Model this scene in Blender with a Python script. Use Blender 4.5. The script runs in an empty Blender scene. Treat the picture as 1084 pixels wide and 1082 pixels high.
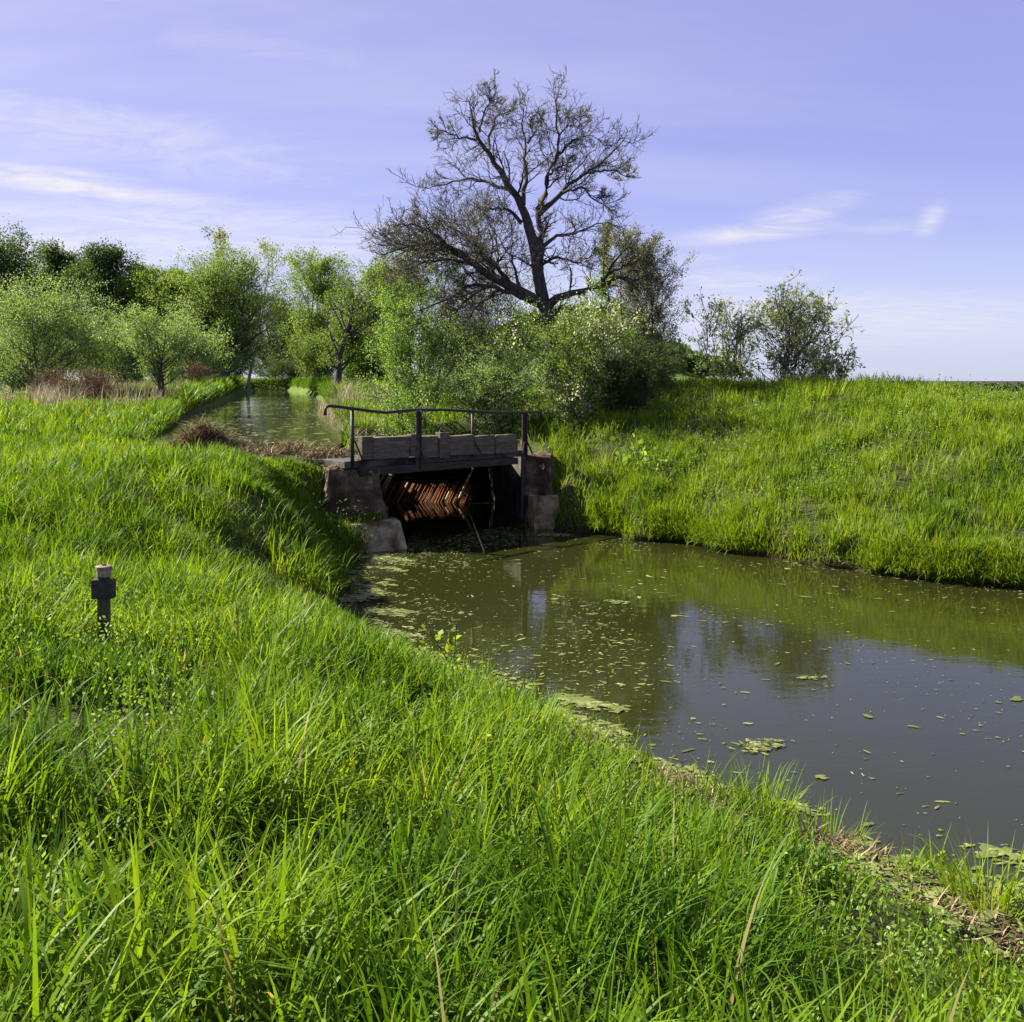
import bpy, math, random
import numpy as np
from mathutils import Vector

random.seed(7)
RNG = np.random.default_rng(7)
SC = bpy.context.scene
COL = SC.collection
F = 1084.0          # focal length in photo pixels (lens 36 mm on a 36 mm sensor)
EYE = 3.2           # eye height above the lower pond
HZ = 400.0          # horizon row in the photo
PX = lambda px, y: (px - 542.0) / F * y
PZ = lambda py, y: EYE - (py - HZ) / F * y
def PT(px, py, y): return (PX(px, y), y, PZ(py, y))
def WAT(px, py, z=0.0):
    y = (EYE - z) * F / (py - HZ)
    return (PX(px, y), y)

# ------------------------------------------------------------------ objects
def tag(o, label=None, cat=None, group=None, kind=None):
    if label: o['label'] = label
    if cat: o['category'] = cat
    if group: o['group'] = group
    if kind: o['kind'] = kind
    return o
def empty(name, loc, label=None, cat=None, group=None):
    o = bpy.data.objects.new(name, None); COL.objects.link(o)
    o.location = loc; o.empty_display_size = 0.1
    return tag(o, label, cat, group)
def link(name, me, mat=None, parent=None, loc=None):
    o = bpy.data.objects.new(name, me); COL.objects.link(o)
    if mat and not me.materials: me.materials.append(mat)
    if parent is not None: o.parent = parent
    if loc is not None: o.location = loc
    return o
def npmesh(name, verts, quads=None, tris=None, attrs=None, smooth=True):
    verts = np.ascontiguousarray(verts, dtype=np.float32)
    loops, starts = [], []
    n = 0
    if quads is not None and len(quads):
        q = np.asarray(quads, dtype=np.int32); loops.append(q.ravel()); starts.append(np.arange(len(q), dtype=np.int32) * 4); n = len(q) * 4
    if tris is not None and len(tris):
        t = np.asarray(tris, dtype=np.int32); loops.append(t.ravel()); starts.append(n + np.arange(len(t), dtype=np.int32) * 3)
    loops = np.concatenate(loops); starts = np.concatenate(starts)
    me = bpy.data.meshes.new(name)
    me.vertices.add(len(verts)); me.vertices.foreach_set('co', verts.ravel())
    me.loops.add(len(loops)); me.loops.foreach_set('vertex_index', loops)
    me.polygons.add(len(starts)); me.polygons.foreach_set('loop_start', starts)
    if attrs:
        for k, a in attrs.items():
            at = me.attributes.new(k, 'FLOAT', 'POINT'); at.data.foreach_set('value', np.ascontiguousarray(a, dtype=np.float32))
    me.update(calc_edges=True)
    me.polygons.foreach_set('use_smooth', np.full(len(starts), smooth, dtype=bool))
    return me
class MB:
    """collects boxes, tubes and prisms for ONE part"""
    def __init__(self): self.v = []; self.f = []
    def add(self, vs, fs):
        b = len(self.v); self.v += [tuple(p) for p in vs]; self.f += [[i + b for i in f] for f in fs]
    def box(self, c, s, ux=(1, 0, 0), uy=(0, 1, 0), uz=(0, 0, 1), jit=0.0):
        c = Vector(c); ux = Vector(ux).normalized(); uy = Vector(uy).normalized(); uz = Vector(uz).normalized()
        vs = []
        for k in (-.5, .5):
            for a, b in ((-.5, -.5), (.5, -.5), (.5, .5), (-.5, .5)):
                vs.append(c + ux * (a * s[0] + random.uniform(-jit, jit)) + uy * (b * s[1] + random.uniform(-jit, jit)) + uz * (k * s[2] + random.uniform(-jit, jit)))
        self.add(vs, [(3, 2, 1, 0), (4, 5, 6, 7), (0, 1, 5, 4), (1, 2, 6, 5), (2, 3, 7, 6), (3, 0, 4, 7)])
    def hexa(self, lo, hi):
        """lo, hi: 4 points each, counter-clockwise seen from above"""
        self.add(list(lo) + list(hi), [(3, 2, 1, 0), (4, 5, 6, 7), (0, 1, 5, 4), (1, 2, 6, 5), (2, 3, 7, 6), (3, 0, 4, 7)])
    def tube(self, pts, rad, k=10, cap=True):
        pts = [Vector(p) for p in pts]
        if not hasattr(rad, '__len__'): rad = [rad] * len(pts)
        base = len(self.v); prev = None
        for i, p in enumerate(pts):
            d = (pts[min(i + 1, len(pts) - 1)] - pts[max(i - 1, 0)]).normalized()
            if prev is None:
                a = d.orthogonal().normalized()
            else:
                a = (prev - d * prev.dot(d)).normalized()
            prev = a; b = d.cross(a)
            for j in range(k):
                t = 2 * math.pi * j / k
                self.v.append(tuple(p + (a * math.cos(t) + b * math.sin(t)) * rad[i]))
        for i in range(len(pts) - 1):
            for j in range(k):
                self.f.append([base + i * k + j, base + i * k + (j + 1) % k, base + (i + 1) * k + (j + 1) % k, base + (i + 1) * k + j])
        if cap:
            self.f.append([base + j for j in range(k)][::-1]); e = base + (len(pts) - 1) * k
            self.f.append([e + j for j in range(k)])
    def build(self, name, mat, parent=None, bevel=0.0, smooth=False, sub=0):
        me = bpy.data.meshes.new(name); me.from_pydata(self.v, [], self.f); me.update()
        me.polygons.foreach_set('use_smooth', [smooth] * len(me.polygons))
        o = link(name, me, mat, parent)
        if bevel:
            m = o.modifiers.new('bevel', 'BEVEL'); m.width = bevel; m.segments = 2; m.limit_method = 'ANGLE'
        if sub:
            s = o.modifiers.new('sub', 'SUBSURF'); s.subdivision_type = 'SIMPLE'; s.levels = sub; s.render_levels = sub
        return o

# ------------------------------------------------------------------ noise
def _hash(ix, iy, seed):
    h = (ix.astype(np.int64) * 374761393 + iy.astype(np.int64) * 668265263 + seed * 1442695041) & 0xffffffff
    h = ((h ^ (h >> 13)) * 1274126177) & 0xffffffff
    h = h ^ (h >> 16)
    return (h & 0xffffff) / float(0xffffff)
def vnoise(x, y, seed=0):
    ix = np.floor(x); iy = np.floor(y); fx = x - ix; fy = y - iy
    fx = fx * fx * (3 - 2 * fx); fy = fy * fy * (3 - 2 * fy)
    a = _hash(ix, iy, seed); b = _hash(ix + 1, iy, seed); c = _hash(ix, iy + 1, seed); d = _hash(ix + 1, iy + 1, seed)
    return (a * (1 - fx) + b * fx) * (1 - fy) + (c * (1 - fx) + d * fx) * fy
def fbm(x, y, seed=0, oct=4):
    s = 0; a = .5; f = 1.0
    for i in range(oct):
        s = s + a * vnoise(x * f + 13.7 * i, y * f - 7.1 * i, seed + i); a *= .5; f *= 2.03
    return s / (1 - .5 ** oct)      # 0..1
def sstep(a, b, x):
    t = np.clip((x - a) / (b - a), 0, 1); return t * t * (3 - 2 * t)

# ------------------------------------------------------------------ terrain
def sdist(poly, x, y):
    """signed distance to a closed polygon, negative inside"""
    P = np.asarray(poly, float); Q = np.roll(P, -1, 0)
    best = np.full(x.shape, 1e9); ins = np.zeros(x.shape, bool)
    for (ax, ay), (bx, by) in zip(P, Q):
        dx, dy = bx - ax, by - ay
        t = np.clip(((x - ax) * dx + (y - ay) * dy) / (dx * dx + dy * dy + 1e-12), 0, 1)
        d = (x - ax - t * dx) ** 2 + (y - ay - t * dy) ** 2
        best = np.minimum(best, d)
        c = (ay > y) != (by > y)
        ins ^= c & (x < (bx - ax) * (y - ay) / (by - ay + 1e-12) + ax)
    s = np.sqrt(best); return np.where(ins, -s, s)

near_shore = [WAT(*p) for p in ((372, 590), (352, 612), (362, 660), (400, 708), (470, 748), (560, 792), (640, 832), (720, 864), (800, 892), (880, 912), (950, 930), (1030, 950), (1084, 964))]
far_shore = [WAT(*p) for p in ((585, 560), (640, 566), (700, 573), (760, 583), (850, 597), (950, 611), (1084, 624))]
def fray(P, n, amp, seed):
    r = np.random.default_rng(seed); o = []
    for (ax, ay), (bx, by) in zip(P[:-1], P[1:]):
        L = math.hypot(bx - ax, by - ay); k = max(1, int(L / n))
        for i in range(k):
            t = i / k; j = r.normal(0, amp) if i else 0
            o.append((ax + (bx - ax) * t - (by - ay) / L * j, ay + (by - ay) * t + (bx - ax) / L * j))
    return o + [P[-1]]
near_fray = fray(near_shore, .28, .10, 1); far_fray = fray(far_shore, .4, .13, 2)
POND = near_fray + [(6.2, 1.4), (11, -6), (22, -6), (20, 2), (14, 9.5)] + far_fray[::-1] + [(.3, 22.9), (-2.0, 19.9)]
CHAMBER = [(-2.2, 19.6), (.4, 22.6), (-.85, 28), (-4.3, 28)]
STREAM = [(-7.4, 21.9), (-3.75, 21.6), (-4.3, 25), (-5.3, 31.5), (-8.4, 47), (-13.4, 72), (-21.6, 108), (-28, 128), (-33, 128), (-25.5, 96), (-17.9, 62), (-13.6, 43), (-10.3, 31), (-9.2, 26)]
ZS = 1.6

CP = []
n_in = (-.863, -.505)
for t in np.arange(-9, 11, 2.5):
    lx, ly = 3.1 - .505 * t, 6.25 + .863 * t
    for s, z in ((-.3, .12), (.5, .16), (1.1, .30), (2.0, .60), (3.3, 1.0), (4.9, 1.38), (7, 1.6), (12, 1.75), (20, 1.85)):
        CP.append((lx + n_in[0] * s, ly + n_in[1] * s, z))
CP += [(-2.9, 16.3, .18), (-3.3, 16.3, .35), (-3.7, 16.4, .95), (-4.3, 16.5, 1.62), (-5.5, 16.5, 1.68), (-2.75, 15.3, .25), (-3.1, 15.3, .7), (-3.7, 15.2, 1.45), (-3.0, 17.8, .16), (-3.5, 17.8, .4), (-4.0, 17.9, 1.1), (-4.5, 18.0, 1.62), (-3.6, 18.8, .55), (-4.4, 19.0, 1.5), (-3.3, 19.2, .6), (-3.6, 19.7, 1.4),
       (-5.5, 19.3, 1.6), (-8, 19, 1.64), (-11, 20, 1.74), (-3.4, 20.5, 1.6), (-5, 20.7, 1.6), (-7, 21, 1.66), (-9.5, 23, 1.66), (-11.5, 24, 1.75), (-4, 21.2, 1.62), (-6, 21.5, 1.64),
       (-10.6, 27, 1.72), (-12.4, 31, 1.9), (-15.4, 42, 2.1), (-20.5, 62, 2.2), (-15, 28, 2.0), (-22, 38, 2.05), (-30, 30, 2.0), (-25, 50, 2.1), (-30, 95, 2.6), (-45, 70, 2.4),
       (-60, 120, 3.0), (-36, 130, 2.6), (-22, 132, 2.6), (-15, 100, 2.6), (-10, 70, 2.4), (-5.8, 47, 2.2), (-4.0, 36, 2.0), (-3.4, 30, 1.9), (-2.6, 28.6, 1.9),
       (-1, 28.5, 2.1), (1, 30, 2.35), (2.5, 32, 2.5), (0, 25.5, 1.75), (.8, 23.4, 1.55), (2.0, 26, 2.05), (1.3, 22.2, 1.35), (2.2, 23.5, 1.6), (3.2, 28, 2.4), (-6, 60, 2.4), (0, 45, 2.5), (5, 40, 2.7)]
# far bank: lip, mid slope, crest
for (x, y) in far_shore + [(10, 12.6), (14, 9.5), (20, 2)]:
    CP.append((x * 1.0, y + .15, .38)); CP.append((x + .35, y + .9, .62))
CP += [(2.6, 21.2, .95), (4.2, 21.5, 1.25), (5.2, 20.6, 1.2), (6.3, 22.6, 1.85), (7.8, 20.5, 1.75), (9.2, 18.8, 1.75), (11.5, 16, 1.75), (4.2, 25, 2.0), (5.0, 27.5, 2.6),
       (5.9, 29.5, 2.92), (6.6, 29.2, 2.97), (7.8, 28, 2.92), (8.9, 26.5, 2.86), (10.2, 24.6, 2.75), (11.4, 22.7, 2.66), (14, 19.5, 2.6), (18, 14, 2.5), (25, 6, 2.4),
       (4.6, 31, 2.65), (8, 33, 2.5), (12, 30, 2.3), (16, 25, 2.2), (22, 20, 2.0), (15, 45, 2.0), (30, 30, 1.5), (25, 70, 1.2), (8, 90, 2.2), (60, 60, -.5), (60, 130, -2.0),
       (20, 140, 0), (-20, -10, 1.9), (0, -15, 1.8), (20, -15, .8), (-40, 0, 2.0), (40, -15, 1.0), (0, 200, 0), (-80, 60, 2.6), (-80, 200, 3.0)]
CP = np.array(CP, float)
_d = np.sqrt(((CP[:, None, :2] - CP[None, :, :2]) ** 2).sum(-1)) / 10
_A = np.zeros((len(CP) + 1,) * 2); _A[:-1, :-1] = -_d + np.eye(len(CP)) * -.002; _A[-1, :-1] = 1; _A[:-1, -1] = 1
_W = np.linalg.solve(_A, np.append(CP[:, 2], 0))
def base_h(x, y):
    out = np.full(x.shape, _W[-1])
    for (cx, cy, _), w in zip(CP, _W[:-1]):
        out -= w * np.sqrt((x - cx) ** 2 + (y - cy) ** 2) * .1
    return out
def height(x, y):
    x = np.asarray(x, float); y = np.asarray(y, float)
    h = base_h(x, y)
    d = np.hypot(x, y)
    near = 1 - sstep(60, 200, d)
    h = h + near * ((fbm(x * .9, y * .9, 3, 4) - .5) * np.where((x > 1) & (y > 14), .42, .18) + (fbm(x * .28, y * .28, 9, 3) - .5) * .22) * sstep(0, 1.5, np.abs(sdist(POND, x, y)))
    far = sstep(140, 420, d)
    h = h * (1 - far) + far * (-7.5 * sstep(140, 800, d))
    # wooded rise far behind the mound
    h = h + 21 * np.exp(-(((x - 18) / 34) ** 2 + ((y - 330) / 60) ** 2))
    s = sdist(STREAM, x, y); w = sstep(-.25, .45, s)
    h = np.where(s < .6, np.where(s < .45, 1.15 + w * (np.maximum(h, 1.72) - 1.15), np.maximum(h, 1.70)), h)
    s = sdist(POND, x, y); w = sstep(-.35, .25, s)
    h = np.where(s < .25, -.6 + w * (np.maximum(h, .14) + .6), h)
    s = sdist(CHAMBER, x, y); w = sstep(.04, .2, s)
    h = np.where(s < .2, -.6 + w * (h + .6), h)
    return h
def axis(lo, hi, step, far0, far1, g=1.17, mid=(0, 0, 1.17)):
    a = list(np.arange(lo, hi + 1e-6, step)); s = step; v = hi
    while v < far1: s *= (mid[2] if v < mid[1] else g); v += s; a.append(v)
    s = step; v = lo; b = []
    while v > far0: s *= (mid[2] if v > mid[0] else g); v -= s; b.append(v)
    return np.array(b[::-1] + a)
xs = axis(-11, 14, .14, -2500, 2500, mid=(-42, 20, 1.03)); ys = axis(1, 33, .14, -400, 3200, mid=(0, 150, 1.025))
GX, GY = np.meshgrid(xs, ys); GZ = height(GX, GY)
nx, ny = len(xs), len(ys)
idx = np.arange(nx * ny).reshape(ny, nx)
gq = np.stack([idx[:-1, :-1], idx[:-1, 1:], idx[1:, 1:], idx[1:, :-1]], -1).reshape(-1, 4)
ground_me = npmesh('ground', np.stack([GX, GY, GZ], -1).reshape(-1, 3), gq)

# ------------------------------------------------------------------ materials
class NT:
    def __init__(self, name):
        self.m = bpy.data.materials.new(name); self.m.use_nodes = True; self.t = self.m.node_tree; self.t.nodes.clear()
        self.out = self.n('ShaderNodeOutputMaterial')
    def n(self, typ, **kw):
        nd = self.t.nodes.new(typ)
        for k, v in kw.items():
            if k in nd.inputs.keys(): self.set(nd.inputs[k], v)
            else: setattr(nd, k, v)
        return nd
    def set(self, sock, v):
        if isinstance(v, bpy.types.NodeSocket): self.t.links.new(v, sock)
        elif isinstance(v, bpy.types.Node): self.t.links.new(v.outputs[0], sock)
        else: sock.default_value = v
    def attr(self, name): return self.n('ShaderNodeAttribute', attribute_name=name).outputs['Fac']
    def coord(self, which='Object'): return self.n('ShaderNodeTexCoord').outputs[which]
    def pos(self): return self.n('ShaderNodeNewGeometry').outputs['Position']
    def mapping(self, vec, scale=(1, 1, 1), rot=(0, 0, 0), loc=(0, 0, 0)):
        m = self.n('ShaderNodeMapping'); self.set(m.inputs['Vector'], vec)
        m.inputs['Scale'].default_value = scale; m.inputs['Rotation'].default_value = rot; m.inputs['Location'].default_value = loc
        return m.outputs[0]
    def noise(self, vec, scale=5, detail=4, rough=.55, dist=0):
        nd = self.n('ShaderNodeTexNoise'); self.set(nd.inputs['Vector'], vec)
        nd.inputs['Scale'].default_value = scale; nd.inputs['Detail'].default_value = detail; nd.inputs['Roughness'].default_value = rough; nd.inputs['Distortion'].default_value = dist
        return nd.outputs['Fac']
    def ramp(self, fac, stops, interp='LINEAR'):
        r = self.n('ShaderNodeValToRGB'); self.set(r.inputs[0], fac); r.color_ramp.interpolation = interp
        e = r.color_ramp.elements
        while len(e) < len(stops): e.new(.5)
        for el, (p, c) in zip(e, stops):
            el.position = p; el.color = (c, c, c, 1) if not hasattr(c, '__len__') else (*c, 1)
        return r.outputs[0]
    def mix(self, fac, a, b, mode='MIX'):
        m = self.n('ShaderNodeMix', data_type='RGBA', blend_type=mode)
        self.set(m.inputs[0], fac)
        for s, v in ((6, a), (7, b)):
            self.set(m.inputs[s], (*v, 1) if isinstance(v, tuple) and len(v) == 3 else v)
        return m.outputs[2]
    def math(self, op, a, b=0.0, c=None, clamp=False):
        m = self.n('ShaderNodeMath', operation=op, use_clamp=clamp); self.set(m.inputs[0], a); self.set(m.inputs[1], b)
        if c is not None: self.set(m.inputs[2], c)
        return m.outputs[0]
    def bump(self, h, strength=.5, dist=.02):
        b = self.n('ShaderNodeBump'); b.inputs['Strength'].default_value = strength; b.inputs['Distance'].default_value = dist
        self.set(b.inputs['Height'], h); return b.outputs[0]
    def pbr(self, color, rough=.8, normal=None, spec=.5, metal=0.0):
        p = self.n('ShaderNodeBsdfPrincipled')
        self.set(p.inputs['Base Color'], (*color, 1) if isinstance(color, tuple) else color)
        self.set(p.inputs['Roughness'], rough); p.inputs['Specular IOR Level'].default_value = spec; p.inputs['Metallic'].default_value = metal
        if normal is not None: self.set(p.inputs['Normal'], normal)
        return p
    def done(self, sh):
        self.set(self.out.inputs['Surface'], sh); return self.m

def leafy(name, stops, trans=.45, rough=.45, spec=.35, tipmix=None, transtint=(1.25, 1.15, .55)):
    """diffuse + light through the blade; 'tint' (0..1 per leaf) picks the colour"""
    t = NT(name)
    c = t.ramp(t.attr('tint'), stops)
    if tipmix is not None:
        c = t.mix(t.ramp(t.attr('along'), [(0, 1), (.35, 0)]), c, tipmix)
    p = t.pbr(c, rough, spec=spec)
    tr = t.n('ShaderNodeBsdfTranslucent'); t.set(tr.inputs['Color'], t.mix(1.0, c, transtint, 'MULTIPLY'))
    mx = t.n('ShaderNodeMixShader'); mx.inputs[0].default_value = trans
    t.set(mx.inputs[1], p); t.set(mx.inputs[2], tr)
    return t.done(mx)

def bark(name, a, b, scale=14):
    t = NT(name); v = t.mapping(t.coord(), (1, 1, .25))
    n = t.noise(v, scale, 6, .65)
    c = t.ramp(n, [(.3, a), (.7, b)])
    return t.done(t.pbr(c, .9, t.bump(n, .7, .03), .2))

def m_ground():
    t = NT('earth_and_thatch'); p = t.pos()
    n1 = t.noise(p, 1.1, 6, .6); n2 = t.noise(p, 22, 6, .7); n3 = t.noise(p, .05, 4)
    soil = t.ramp(n2, [(.3, (.022, .017, .010)), (.55, (.06, .045, .024)), (.75, (.15, .115, .06))])
    moss = t.ramp(n2, [(.3, (.022, .035, .006)), (.7, (.075, .105, .014))])
    near = t.mix(t.ramp(n1, [(.36, 1), (.58, 0)]), moss, soil)
    far = t.ramp(n3, [(.3, (.05, .09, .014)), (.7, (.10, .15, .022))])
    sep = t.n('ShaderNodeSeparateXYZ'); t.set(sep.inputs[0], p)
    fy = t.ramp(t.math('MULTIPLY', sep.outputs['Y'], .01), [(.35, 0), (.6, 1)])
    c = t.mix(fy, near, far)
    z = t.ramp(t.math('ADD', t.math('MULTIPLY', sep.outputs['Z'], 1.2), t.math('MULTIPLY', n1, .3)), [(.16, 1), (.55, 0)])
    mud = t.ramp(n2, [(.3, (.018, .014, .009)), (.7, (.05, .038, .022))])
    c = t.mix(z, c, mud)
    return t.done(t.pbr(c, .92, t.bump(n2, .8, .05), .2))

def m_water(name, deep, rip=.02, scale=2.2, stretch=(1, 2.2, 1)):
    t = NT(name); p = t.pos()
    n = t.noise(t.mapping(p, stretch), scale, 3, .5)
    n2 = t.noise(p, .35, 3)
    c = t.mix(n2, deep, tuple(k * .72 for k in deep))
    b = t.bump(n, .25, rip)
    s = t.pbr(c, .035, b, .5); s.inputs['IOR'].default_value = 1.333
    return t.done(s)

def m_concrete(name, a, b, stain, brick=None):
    t = NT(name); p = t.coord()
    n = t.noise(p, 3.5, 8, .62); n2 = t.noise(p, 30, 5, .7); n3 = t.noise(p, 1.7, 4, .5, .6)
    c = t.ramp(n, [(.32, a), (.66, b)])
    c = t.mix(t.ramp(n3, [(.45, 0), (.6, 1)]), c, stain)
    h = n2
    if brick:
        br = t.n('ShaderNodeTexBrick'); t.set(br.inputs['Vector'], t.mapping(t.mix(.035, p, t.n('ShaderNodeTexNoise', Scale=5.0, Detail=4.0).outputs['Color']), (1, 1, 1), (math.pi / 2, 0, 0)))
        br.inputs['Scale'].default_value = 1.0; br.inputs['Brick Width'].default_value = .25; br.inputs['Row Height'].default_value = .075; br.inputs['Mortar Size'].default_value = .008
        br.inputs['Color1'].default_value = (*brick, 1); br.inputs['Color2'].default_value = (brick[0] * .6, brick[1] * .62, brick[2] * .7, 1); br.inputs['Mortar'].default_value = (.06, .045, .035, 1)
        k = t.ramp(t.noise(p, 4.2, 5, .6, .3), [(.30, .85), (.58, 0)])
        c = t.mix(k, c, br.outputs['Color'])
    return t.done(t.pbr(c, .93, t.bump(t.math('ADD', n2, n), .8, .03), .2))

def m_wood(name, a, b, along=(1, 12, 12)):
    t = NT(name); p = t.mapping(t.coord(), (1, 1, 1), (0, 0, -math.atan2(.673, .74)))
    n = t.noise(t.mapping(p, along), 2.5, 8, .65, .4); n2 = t.noise(p, 2.2, 4)
    c = t.mix(t.ramp(n2, [(.4, 0), (.65, .6)]), t.ramp(n, [(.3, a), (.7, b)]), (.06, .06, .03))
    return t.done(t.pbr(c, .88, t.bump(n, .8, .02), .25))

def m_plain(name, c1, c2, rough=.7, scale=18, spec=.4, metal=0.0, bump=.3):
    t = NT(name); n = t.noise(t.coord(), scale, 5, .65)
    return t.done(t.pbr(t.ramp(n, [(.35, c1), (.65, c2)]), rough, t.bump(n, bump, .01), spec, metal))

M = {}
M['ground'] = m_ground()
M['pond'] = m_water('murky_pond_water', (.023, .026, .006), .009)
M['stream'] = m_water('stream_water', (.045, .048, .022), .02, 1.4)
GR = [(0, (.036, .105, .006)), (.45, (.116, .218, .011)), (.8, (.190, .298, .016)), (.95, (.24, .36, .03)), (1, (.34, .29, .13))]
M['grass'] = leafy('grass_blade', GR, .5, .45, .13, (.14, .15, .03), (1.3, 1.15, .4))
M['mound_grass'] = leafy('mound_grass_blade', [(0, (.060, .14, .008)), (.5, (.158, .255, .016)), (.9, (.228, .325, .028)), (1, (.34, .30, .14))], .45, .55, .15, (.09, .11, .03), (1.3, 1.15, .4))
M['reed'] = leafy('dry_reed', [(0, (.22, .17, .10)), (.6, (.38, .31, .19)), (1, (.5, .44, .30))], .25, .7, .2, transtint=(1, 1, .9))
M['litter'] = leafy('dead_litter', [(0, (.05, .034, .016)), (.5, (.17, .125, .062)), (1, (.42, .35, .19))], .15, .8, .2, transtint=(1, 1, .9))
M['algae'] = leafy('pond_algae', [(0, (.07, .09, .02)), (.6, (.16, .19, .045)), (1, (.27, .29, .09))], .15, .6, .3)
M['bark'] = bark('dark_bark', (.028, .024, .022), (.105, .090, .082))
M['bark_grey'] = bark('grey_bark', (.04, .035, .028), (.13, .115, .095))
M['bark_birch'] = bark('birch_bark', (.06, .055, .05), (.42, .4, .36), 8)
M['bark_red'] = bark('red_stem', (.11, .055, .04), (.22, .12, .085))
LEAF = {
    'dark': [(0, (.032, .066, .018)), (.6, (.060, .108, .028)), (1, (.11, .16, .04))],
    'olive': [(0, (0.075, 0.136, 0.023)), (.6, (0.139, 0.222, 0.038)), (1, (0.213, 0.296, 0.060))],
    'light': [(0, (0.130, 0.216, 0.055)), (.6, (0.210, 0.324, 0.104)), (1, (0.320, 0.444, 0.188))],
    'bright': [(0, (.085, .150, .028)), (.6, (.165, .260, .050)), (1, (.26, .35, .09))],
    'fresh': [(0, (0.083, 0.172, 0.021)), (.6, (0.166, 0.299, 0.044)), (1, (0.352, 0.506, 0.209))],
    'hedge': [(0, (0.091, 0.172, 0.020)), (.6, (0.182, 0.299, 0.039)), (1, (0.324, 0.460, 0.144))],
    'grey': [(0, (.13, .15, .09)), (.6, (.25, .28, .18)), (1, (.42, .45, .34))],
    'willow': [(0, (.17, .23, .09)), (.6, (.29, .37, .17)), (1, (.46, .53, .32))],
    'bud': [(0, (.09, .10, .065)), (.5, (.15, .17, .11)), (1, (.28, .31, .21))],
    'pink': [(0, (.15, .12, .07)), (1, (.32, .26, .17))],
    'flower': [(0, (.5, .5, .47)), (1, (.78, .78, .76))],
    'yellow': [(0, (.14, .22, .015)), (1, (.36, .44, .04))],
}
for k, st in LEAF.items(): M['leaf_' + k] = leafy('leaf_' + k, st, .5, .5, .25)
M['concrete'] = m_concrete('weathered_concrete', (.10, .082, .040), (.44, .37, .20), (.065, .047, .022))
M['wall'] = m_concrete('stained_wall', (.05, .045, .036), (.13, .12, .10), (.03, .026, .02))
M['brick'] = m_concrete('crumbling_brick', (.042, .031, .015), (.21, .165, .085), (.036, .022, .010), (.062, .036, .022))
M['old_wood'] = m_wood('grey_timber', (.055, .040, .028), (.235, .19, .135))
M['dark_wood'] = m_wood('dark_timber', (.018, .014, .011), (.06, .048, .038))
M['pale_wood'] = m_wood('pale_timber', (.30, .24, .13), (.55, .47, .3), (4, 4, 4))
M['iron'] = m_plain('dark_iron', (.02, .015, .014), (.06, .04, .035), .6, 30)
M['rust'] = m_plain('rusty_iron', (.11, .028, .005), (.36, .125, .018), .8, 40)
M['post_black'] = m_plain('black_paint', (.012, .011, .009), (.060, .050, .036), .7, 22)
M['post_pole'] = m_plain('dark_pole', (.030, .031, .020), (.070, .068, .045), .6, 40)
M['tar'] = m_plain('tarred_board', (.0015, .0012, .001), (.004, .003, .0025), .95, 20, .0)  # near-black colour stands in for shade on the upper rack panel
M['cap'] = m_plain('pale_cap', (.15, .13, .085), (.30, .265, .18), .55, 50)
M['cap_red'] = m_plain('reddish_cap', (.13, .095, .06), (.24, .18, .115), .6, 50)

ground = tag(link('ground', ground_me, M['ground']), kind='structure')

def poly_sheet(name, poly, z, mat, grow=0.6):
    P = np.array(poly); c = P.mean(0)
    # push outwards along vertex normals so the sheet ends under the bank
    a = np.roll(P, 1, 0); b = np.roll(P, -1, 0); d = b - a; nrm = np.stack([d[:, 1], -d[:, 0]], 1); nrm /= np.linalg.norm(nrm, axis=1)[:, None] + 1e-9
    area = (P[:, 0] * b[:, 1] - b[:, 0] * P[:, 1]).sum()
    if area < 0: nrm = -nrm
    Q = P + nrm * grow
    me = bpy.data.meshes.new(name); me.from_pydata([(x, y, z) for x, y in Q], [], [list(range(len(Q)))]); me.update()
    if me.polygons[0].normal.z < 0: me.flip_normals()
    return tag(link(name, me, mat), kind='structure')
pond_poly = [p for p in POND]
pond_o = poly_sheet('pond_water', pond_poly[:-2] + [(.35, 22.7), (-.85, 27.95), (-4.25, 27.95), (-2.25, 19.8)], 0.0, M['pond'], .12)
stream_o = poly_sheet('stream_water', STREAM, ZS, M['stream'], .3)

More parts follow.
